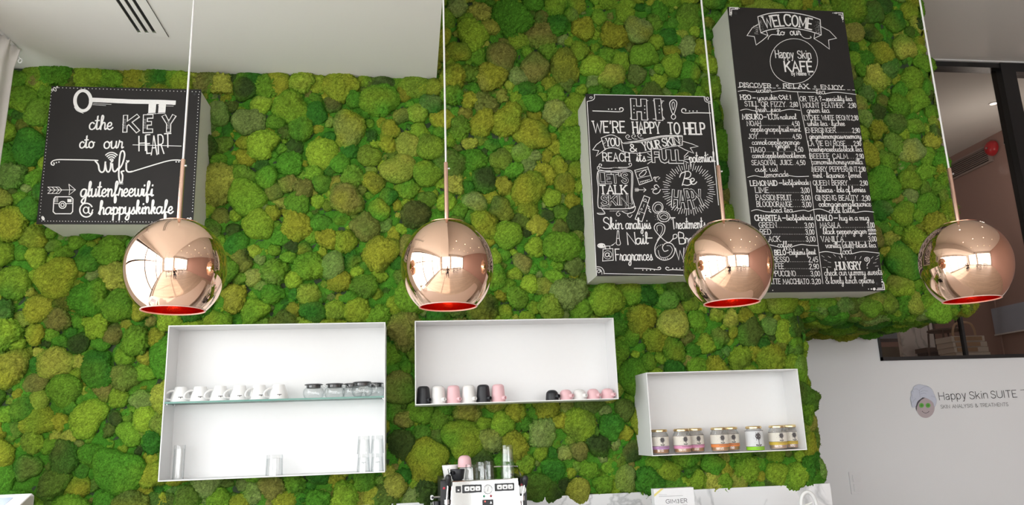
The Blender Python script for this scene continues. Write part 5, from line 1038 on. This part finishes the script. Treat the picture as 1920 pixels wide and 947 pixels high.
# ------------------------------------------------------------------ room behind the inner window
def raised():
    FZ = EYE+.44
    Y = 8.2; a, b = WP(1690, 640, Y), WP(1757, 640, Y)
    t = thing('marble_partition', 'white marble partition seen through the lower part of the inner window', 'partition', ((a.x+b.x)/2, Y, FZ)); MB().box((a.x, Y, FZ), (b.x-.03, Y+.06, EYE+2.3)).build('slab', M['marble'], t); MB().box((b.x-.03, Y-.004, FZ), (b.x-.018, Y+.064, EYE+2.3)).build('edge_trim', M['blackframe'], t)
    # dark low cabinet and window at the left
    p0, p1 = WP(1640, 651, 8.6), WP(1690, 672, 8.6); t = thing('low_cabinet', 'grey low cabinet below the small blue window inside', 'cabinet', ((p0.x+p1.x)/2, 8.6, FZ)); MB().box((p0.x-.3, 8.6, FZ), (p1.x+.05, 9.0, p0.z)).build('body', mat('grey_green_paint', (.20, .20, .155), .7), t); MB().box((p0.x-.3, 8.595, FZ), (p1.x+.05, 8.6, p0.z-.3)).build('door', mat('grey_green_door', (.19, .19, .15), .7), t)
    # chair
    Yc = 7.75; s0 = WP(1772, 619, Yc); u = Yc/FPX*1.05
    t = thing('chair', 'dark chair with a round back and wooden rail, seen through the inner window', 'chair', (s0.x, Yc, FZ)); zs = s0.z
    MB().lathe([(0, zs-.02), (.17, zs-.02), (.185, zs-.01), (.18, zs+.005), (0, zs+.008)], 28, (s0.x, Yc, 0)).build('seat', M['darkwood'], t, True)
    for dx, dy in ((-.12, -.12), (.12, -.12), (-.12, .12), (.12, .12)): MB().cyl((s0.x+dx, Yc+dy, zs-.02), (s0.x+dx*1.25, Yc+dy*1.25, FZ), .011, 10).build('leg', M['darkwood'], t, True)
    MB().cyl((s0.x-.13, Yc-.13, zs-.17), (s0.x+.13, Yc-.13, zs-.17), .008, 8).build('rail', M['oak'], t)
    MB().tube([(s0.x+.17*math.cos(x_), Yc+.17*math.sin(x_), zs+.26) for x_ in np.linspace(-.3, PI+.3, 15)], .014, 8).build('backrest', M['oak'], t, True)
    for x_ in (.2, 1.57, 2.9): MB().cyl((s0.x+.17*math.cos(x_), Yc+.17*math.sin(x_), zs), (s0.x+.17*math.cos(x_), Yc+.17*math.sin(x_), zs+.26), .009, 8).build('back_post', M['darkwood'], t)
    p = WP(1772, 660, 7.9); t = thing('backdrop_plinth', 'dark low plinth added as a backdrop behind the chair inside', 'bench', (p.x, 7.95, FZ)); z_ = WP(1772, 651, 7.9).z; MB().box((p.x-.22, 7.9, z_-.05), (p.x+.12, 8.1, z_)).build('top', M['darkwood'], t); MB().box((p.x-.21, 7.92, FZ), (p.x+.11, 8.08, z_-.05)).build('base', mat('dark_grey_paint', (.05, .05, .05), .7), t)  # added dark plinth as backdrop, in place of a dark floor area
    # stacked white boxes with wooden straps
    Yb_ = 7.2; wb_ = mat('box_board', (.80, .79, .75), .7); st = mat('wood_strap', (.52, .36, .22), .6); zc = FZ
    rows = [(1789, 1853, 668, 660), (1787, 1851, 660, 651), (1786, 1850, 650, 641), (1785, 1847, 640, 631)]
    zq = [FZ]+[WP(1820, y, Yb_).z for y in (660, 650, 640, 629)]
    for i, lab in enumerate(('bottom box of the white stack inside the window', 'second box from the bottom of the white stack inside the window', 'third box from the bottom of the white stack inside the window', 'topmost box of the white stack, with a bent wooden handle')):
        xa, xb = WP(rows[i][0], 640, Yb_).x, WP(rows[i][1], 640, Yb_).x
        t = thing('storage_box', lab, 'box', ((xa+xb)/2, Yb_, zq[i]), 'white boxes stacked inside the window'); MB().box((xa, Yb_, zq[i]), (xb, Yb_+.25, zq[i+1]-.004)).build('carton', wb_, t); xm = xa+(xb-xa)*(.30, .45, .35, .55)[i]; zz = (zq[i]+zq[i+1])/2; h_ = (zq[i+1]-zq[i])
        MB().box((xa+.03, Yb_-.008, max(zq[i], zz-.022)), (xa+(xb-xa)*(.55+.12*i), Yb_, zz+.018)).build('strap', st, t)
    hx = WP(1832, 620, Yb_).x; MB().tube(catmull([(hx+.05, Yb_+.1, zq[4]-.005), (hx+.05, Yb_+.1, zq[4]+.06), (hx+.02, Yb_+.1, zq[4]+.13), (hx-.06, Yb_+.1, zq[4]+.15), (hx-.16, Yb_+.1, zq[4]+.13), (hx-.2, Yb_+.1, zq[4]+.05), (hx-.2, Yb_+.1, zq[4]-.005)], 4), .011, 8).build('handle', st, t, True)
    # far small window; added blue-grey sheet holds back the bright sky
    fw = MB()
    for x in (5.0, 5.6, 6.2, 6.5, 6.93): fw.box((x, 10.02, EYE+1.05), (x+.05, 10.08, EYE+1.95))
    fw.box((5.0, 10.02, EYE+1.05), (RX, 10.08, EYE+1.10)).box((5.0, 10.02, EYE+1.90), (RX, 10.08, EYE+1.95)); o = s('window_4', fw, mat('grey_frame', (.10, .10, .105), .5), 'small window in the far wall inside', 'window')
    MB().box((5.0, 10.09, EYE+1.06), (RX-.01, 10.10, EYE+1.94)).build('sky_block_panel', mat('sky_block_grey', (.30, .36, .42), .8), o)
    # vent, alarm bell, detector on the pink side wall
    def side(px, py): a_ = WP(px, py, 1.0); Y_ = RX/a_.x; return Y_, EYE+(a_.z-EYE)*Y_
    y0, z0 = side(1858, 300); y1, z1 = side(1858, 276); y2, z2 = side(1800, 322)
    t = thing('wall_vent', 'slatted air vent high on the pink wall behind the glass', 'vent', (RX, (y0+y2)/2, z0)); H_ = z1-z0+.02; ya, yb_ = y0, y2+.6
    MB().box((RX-.012, ya, z0-.01), (RX-.002, yb_, z0+H_)).build('backing', M['darkslot'], t); fr = MB().box((RX-.03, ya-.05, z0-.03), (RX-.001, ya, z0+H_+.02)).box((RX-.03, ya, z0-.03), (RX-.001, yb_, z0-.01)).box((RX-.03, ya, z0+H_), (RX-.001, yb_, z0+H_+.02)); fr.build('frame', mat('vent_grey', (.36, .29, .27), .6), t)
    for i in range(7): zz = z0+H_*(i+.3)/7; MB().box((RX-.03, ya, zz), (RX-.012, yb_, zz+H_*.05)).build('slat', mat('vent_slat', (.30, .24, .22), .6), t)
    yy, zz = side(1863, 278); t = thing('alarm_bell', 'red alarm bell on the pink wall beside the vent', 'alarm bell', (RX, yy, zz)); rm = mat('red_enamel', (.55, .02, .03), .3)
    MB().lathe([(0, RX-.085), (.04, RX-.083), (.076, RX-.064), (.092, RX-.034), (.094, RX-.013), (.05, RX-.010), (.04, RX)], 32, (0, yy, zz), 'x').build('gong', rm, t, True); MB().lathe([(0, RX-.098), (.013, RX-.098), (.013, RX-.080)], 14, (0, yy, zz), 'x').build('nut', M['brushed'], t)
    yy, zz = side(1893, 267); t = thing('detector', 'small white detector on the pink wall near the black post', 'detector', (RX, yy, zz)); MB().lathe([(0, RX-.06), (.03, RX-.055), (.042, RX-.02), (.042, RX)], 24, (0, yy, zz), 'x').build('housing', M['porcelain'], t, True); MB().lathe([(.020, RX-.062), (.012, RX-.068), (0, RX-.068)], 16, (0, yy, zz), 'x').build('lens', M['blackplastic'], t)
    # tall faint panel outline and painted window reflection on the pink wall
    y0, z0 = side(1880, 640); y1, z1 = side(1880, 430); y2, _ = side(1850, 640); 
    t = thing('wall_panel', 'faint pink wall panel moulding low on the side wall', 'panel', (RX, (y0+y2)/2, z0)); pm = mat('pink_moulding', (.33, .21, .185), .8)
    MB().box((RX-.02, y0, z0-.3), (RX-.001, y0+.09, z1)).build('stile', pm, t); MB().box((RX-.02, y0, z1-.09), (RX-.001, y2+.3, z1)).build('rail', pm, t)
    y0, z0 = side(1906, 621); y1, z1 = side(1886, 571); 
    t = thing('painted_reflection', 'pale blue panel painted as a window reflection at the right edge', 'reflection', (RX, y0, z0)); MB().box((RX-.03, 6.3, z0), (RX-.001, y0+.30, EYE+(z1-EYE)*.985)).build('reflection_panel', mat('reflection_blue', (.40, .47, .60), .5, var=.12, scale=6), t); MB().box((RX-.034, 6.29, z0-.015), (RX-.001, y0+.31, z0)).build('frame', M['whitemetal'], t)
    # ceiling spots
    for i, (x, y) in enumerate(((6.3, 7.0), (5.2, 8.2))):
        t = thing('ceiling_spot', ('ceiling spot near the pink wall behind the glass', 'ceiling spot deeper inside behind the glass')[i], 'ceiling light', (x, y, ZH), 'spots in the room behind the glass'); MB().lathe([(.035, ZH-.001), (.05, ZH-.001), (.05, ZH-.008), (.036, ZH-.008)], 24, (x, y, 0)).build('ring', M['whitemetal'], t, True); MB().lathe([(0, ZH-.004), (.036, ZH-.004)], 20, (x, y, 0)).build('lens', mat('spot_lens', (1, .9, .8), .4, emit=(1, .85, .7), estr=14), t)
        l = bpy.data.lights.new('added_fill_light', 'POINT'); l.energy = 18; l.color = (1, .92, .85); l.shadow_soft_size = .06; lo = bpy.data.objects.new('added_fill_light', l); lo.parent = t; lo.location = (0, 0, -.75); COL.objects.link(lo)  # point light added well below the spot to brighten the ceiling broadly
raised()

# ------------------------------------------------------------------ the rest of the cafe, seen mirrored in the copper lamps
def front_bar():
    t = thing('bar_counter', 'long white bar counter under the copper pendants', 'counter', (1.0, 3.2, 0))
    MB().rbox((-2.05, 2.92, .08), (2.6, 3.55, .93), .25, 'z', 8).build('body', M['whitemetal'], t); MB().rbox((-1.99, 2.98, 0), (2.54, 3.5, .08), .22, 'z', 8).build('plinth', M['blackframe'], t)
    MB().rbox((-2.12, 2.84, .93), (2.68, 3.62, .97), .3, 'z', 10).build('worktop', mat('pale_stone', (.72, .66, .63), .3), t)
front_bar()
def bar_table(x, y, lab):
    t = thing('table', lab, 'table', (x, y, 0), 'cafe tables'); MB().rbox((x-.6, y-.35, .98), (x+.6, y+.35, 1.02), .03, 'z').build('tabletop', M['darkwood'], t)
    for sx_ in (-1, 1):
        for sy_ in (-1, 1): MB().box((x+sx_*.5-.02, y+sy_*.28-.02, 0), (x+sx_*.5+.02, y+sy_*.28+.02, .98)).build('leg', M['blackframe'], t)
    MB().box((x-.5, y-.01, .2), (x+.5, y+.01, .24)).build('stretcher', M['blackframe'], t)
TBL = ((-.9, -1.5, 'high dark table beside the seated guest'), (1.9, -2.6, 'high dark table in front of the right window'), (3.6, -3.4, 'high dark table near the pink wall'))
for q_ in TBL: bar_table(*q_)
def stool(x, y, lab, az):
    t = thing('bar_stool', lab, 'bar stool', (x, y, 0), 'bar stools'); MB().rbox((x-.19, y-.18, .68), (x+.19, y+.18, .72), .06, 'z').build('seat', M['blackplastic'], t)
    c_, s_ = math.cos(az), math.sin(az); R_ = lambda a, b: (x+a*c_-b*s_, y+a*s_+b*c_)
    for a, b in ((-.16, -.15), (.16, -.15), (.16, .15), (-.16, .15)): p, q_ = R_(a, b), R_(a*1.35, b*1.35); MB().cyl((q_[0], q_[1], 0), (p[0], p[1], .69), .012, 8).build('leg', M['blackframe'], t)
    for (a, b), (c, d) in (((-.19, -.18), (.19, -.18)), ((.19, .18), (-.19, .18))): p, q_ = R_(a, b), R_(c, d); MB().cyl((*p, .28), (*q_, .28), .009, 8).build('footrest', M['blackframe'], t)
    p, q_ = R_(-.17, .17), R_(.17, .17); MB().tube([(p[0], p[1], .71), (p[0], p[1], .95), (q_[0], q_[1], .95), (q_[0], q_[1], .71)], .012, 8).build('backrest', M['blackframe'], t)
ST = ((0, -.62, 'bar stool under the seated guest', PI), (-.9, -2.1, 'bar stool behind the high table by the guest', PI), (1.5, -2.0, 'bar stool on the near side of the table before the window', 0), (2.3, -2.0, 'second bar stool on the near side of the table before the window', 0), (1.9, -3.2, 'bar stool on the far side of the table before the window', PI), (3.4, -2.8, 'bar stool at the table near the pink wall', 0))
for q_ in ST: stool(*q_)
def cage(x, y, lab):
    t = thing('wire_lamp', lab, 'lamp', (x, y, ZL), 'black wire cage lamps'); zt, zb = 2.95, 2.25
    for i in range(6):
        a = 2*PI*i/6; dx, dy = .11*math.cos(a), .11*math.sin(a); MB().tube([(x+dx, y+dy, zt), (x+dx*1.2, y+dy*1.2, (zt+zb)/2), (x+dx, y+dy, zb)], .006, 6).build('wire', M['blackframe'], t)
    for z in (zt, zb): MB().tube([(x+.11*math.cos(a), y+.11*math.sin(a), z) for a in np.linspace(0, 2*PI, 21)], .006, 6).build('hoop', M['blackframe'], t)
    MB().cyl((x, y, zt), (x, y, ZL if x < .19 else ZH), .004, 6).build('cord', M['blackframe'], t); MB().tube([(x-.11, y, zt), (x, y, zt+.02), (x+.11, y, zt)], .006, 6).build('bracket', M['blackframe'], t)
for i, (x, y) in enumerate(((-1.5, -.6), (-1.0, -.6), (1.2, -2.6), (1.65, -2.6), (2.1, -2.6), (2.55, -2.6))): cage(x, y, ('black wire cage lamp, ' + ('first over the guest table', 'second over the guest table', 'first of four over the window table', 'second of four over the window table', 'third of four over the window table', 'fourth of four over the window table')[i]))
SPOT = mat('cafe_spot_lens', (1, .9, .8), .4, emit=(1, .88, .75), estr=14)
for i, (x, y) in enumerate(((1.2, 1.2), (2.6, 1.2), (4.0, 1.2), (5.4, 1.2), (1.2, -1.2), (2.6, -1.2), (4.0, -1.2), (5.4, -1.2), (2.6, 3.2), (4.6, 3.4))):
    t = thing('ceiling_spot', 'recessed spot in the high cafe ceiling, mirrored in the lamps', 'ceiling light', (x, y, ZH), 'recessed spots in the high ceiling')
    MB().lathe([(.045, ZH-.001), (.06, ZH-.001), (.06, ZH-.01), (.046, ZH-.01)], 24, (x, y, 0)).build('ring', M['whitemetal'], t, True); MB().lathe([(0, ZH-.004), (.046, ZH-.004)], 20, (x, y, 0)).build('lens', SPOT, t)

def skin_mesh(name, joints, links, m, parent=None, sub=2):
    me = bpy.data.meshes.new(name); names = list(joints); me.from_pydata([joints[n_][0] for n_ in names], [(names.index(a), names.index(b)) for a, b in links], []); me.update()
    o = bpy.data.objects.new(name, me); COL.objects.link(o); sk = o.modifiers.new('skin', 'SKIN'); sk.use_smooth_shade = True
    if not me.skin_vertices: me.attributes  # layer is made by the modifier
    lay = me.skin_vertices[0] if me.skin_vertices else None
    if lay:
        for i, n_ in enumerate(names): r_ = joints[n_][1]; lay.data[i].radius = (r_, r_) if not isinstance(r_, tuple) else r_; lay.data[i].use_root = (i == 0)
    s_ = o.modifiers.new('sub', 'SUBSURF'); s_.levels = sub; s_.render_levels = sub; me.materials.append(m)
    if parent: o.parent = parent
    return o

def person():
    t = thing('person', 'person in dark clothes sitting on a bar stool and holding up a phone', 'person', (0, -.62, 0))
    skin = mat('skin', (.55, .34, .25), .55); dark = mat('dark_cloth', (.03, .03, .035), .9); jean = mat('dark_denim', (.035, .045, .07), .9); hairm = mat('brown_hair', (.06, .035, .02), .6)
    J = {'pelvis': ((0, -.62, .83), (.14, .11)), 'waist': ((0, -.63, 1.0), (.12, .095)), 'chest': ((0, -.61, 1.17), (.145, .10)), 'collar': ((0, -.59, 1.32), (.09, .07)), 'neck': ((0, -.565, 1.40), (.052, .052)), 'jaw': ((0, -.535, 1.465), (.062, .070)), 'face': ((0, -.53, 1.54), (.076, .092)), 'crown': ((0, -.54, 1.61), (.066, .080)), 'top': ((0, -.545, 1.645), (.035, .04))}
    K = [('pelvis', 'waist'), ('waist', 'chest'), ('chest', 'collar'), ('collar', 'neck'), ('neck', 'jaw'), ('jaw', 'face'), ('face', 'crown'), ('crown', 'top')]; arms = {}; ak = []; legs = {}; lk = []
    for n_, d in (('l', -1), ('r', 1)):
        A = {'shoulder_'+n_: ((d*.185, -.595, 1.29), .056), 'elbow_'+n_: ((d*.27, -.40, 1.10), .042), 'wrist_'+n_: ((d*.125, -.10, 1.405), .025), 'palm_'+n_: ((d*.102, -.045, 1.455), (.030, .016))}
        J.update(A); arms.update(A); a_ = [('shoulder_'+n_, 'elbow_'+n_), ('elbow_'+n_, 'wrist_'+n_)]; ak += [('collar', 'shoulder_'+n_)]+a_; K += [('collar', 'shoulder_'+n_)]+a_+[('wrist_'+n_, 'palm_'+n_)]
        for f, (zz, L_) in enumerate(((1.485, 1.0), (1.472, 1.06), (1.459, 1.0), (1.447, .82))):  # four fingers bent round the back of the phone
            k1, k2, k3 = 'f%d1_%s' % (f, n_), 'f%d2_%s' % (f, n_), 'f%d3_%s' % (f, n_)
            J[k1] = ((d*.100, -.004+.012*L_, zz), .0088); J[k2] = ((d*(.088-.004*L_), .010, zz+.003), .008); J[k3] = ((d*(.076-.010*L_), .009, zz+.006), .0072); K += [('palm_'+n_, k1), (k1, k2), (k2, k3)]
        J['t1_'+n_] = ((d*.096, -.048, 1.492), .0105); J['t2_'+n_] = ((d*.078, -.030, 1.512), .009); J['t3_'+n_] = ((d*.064, -.024, 1.516), .008); K += [('palm_'+n_, 't1_'+n_), ('t1_'+n_, 't2_'+n_), ('t2_'+n_, 't3_'+n_)]
        G = {'hip_'+n_: ((d*.10, -.58, .81), .095), 'knee_'+n_: ((d*.13, -.19, .80), .066), 'ankle_'+n_: ((d*.125, -.27, .36), .042), 'toe_'+n_: ((d*.135, -.12, .315), .036)}
        J.update(G); legs.update(G); lk += [('pelvis', 'hip_'+n_), ('hip_'+n_, 'knee_'+n_), ('knee_'+n_, 'ankle_'+n_)]; K += [('pelvis', 'hip_'+n_), ('hip_'+n_, 'knee_'+n_), ('knee_'+n_, 'ankle_'+n_), ('ankle_'+n_, 'toe_'+n_)]
    off = Vector((0, .62, 0))
    loc = lambda D, g=0: {k_: (tuple(Vector(p)+off), tuple(v+g for v in (r_ if isinstance(r_, tuple) else (r_, r_)))) for k_, (p, r_) in D.items()}
    skin_mesh('body', loc(J), K, skin, t)
    B = {k_: J[k_] for k_ in ('pelvis', 'waist', 'chest', 'collar')}; B.update({k_: v for k_, v in arms.items() if 'palm' not in k_}); skin_mesh('sweater', loc(B, .012), [('pelvis', 'waist'), ('waist', 'chest'), ('chest', 'collar')]+ak, dark, t)
    Lg = {'pelvis': ((0, -.62, .84), (.14, .115))}; Lg.update({k_: v for k_, v in legs.items() if 'toe' not in k_}); skin_mesh('trousers', loc(Lg, .010), lk, jean, t)
    for d in (-1, 1): MB().rbox((d*.13-.045, -.32, .28), (d*.13+.045, -.07, .36), .03, 'z').build('shoe', dark, t, True)
    hb = {'fringe': ((0, -.50, 1.635), (.07, .05)), 'crown': ((0, -.565, 1.63), (.088, .085)), 'back': ((0, -.60, 1.55), (.082, .065)), 'nape': ((0, -.61, 1.44), (.075, .045)), 'ends': ((0, -.635, 1.34), (.07, .03))}
    skin_mesh('hair', loc(hb), [('crown', 'fringe'), ('crown', 'back'), ('back', 'nape'), ('nape', 'ends')], hairm, t)
    for d in (-1, 1):
        e = MB().lathe([(.013*math.cos(a), .013*math.sin(a)) for a in np.linspace(-PI/2, PI/2, 9)], 14, (d*.030, -.449, 1.548), 'y').build('eye', M['porcelain'], t, True); MB().lathe([(0, .0135), (.006, .0125)], 12, (d*.030, -.449, 1.548), 'y').build('pupil', M['print'], e)
        MB().lathe([(0, -.008), (.018, -.006), (.026, 0), (.018, .006), (0, .008)], 14, (d*.079, -.535, 1.535), 'x').build('ear', skin, t, True)
    MB().add([(-.011, -.442, 1.505), (.011, -.442, 1.505), (0, -.421, 1.510), (0, -.442, 1.553)], [(0, 1, 2), (0, 2, 3), (1, 3, 2)]).build('nose', skin, t, True); MB().tube([(-.024, -.448, 1.478), (-.01, -.443, 1.474), (.01, -.443, 1.474), (.024, -.448, 1.478)], .004, 8).build('mouth', mat('lips', (.45, .16, .14), .5), t, True)
person()
t = thing('phone', 'black phone held up in both hands of the seated person', 'phone', (0, -.02, 1.46))
MB().rbox((-.080, -.020, 1.447), (.080, -.012, 1.523), .01, 'y').build('body', M['blackplastic'], t); MB().rbox((-.075, -.0207, 1.451), (.075, -.0201, 1.519), .007, 'y').build('screen', mat('phone_screen', (.02, .02, .025), .1), t)
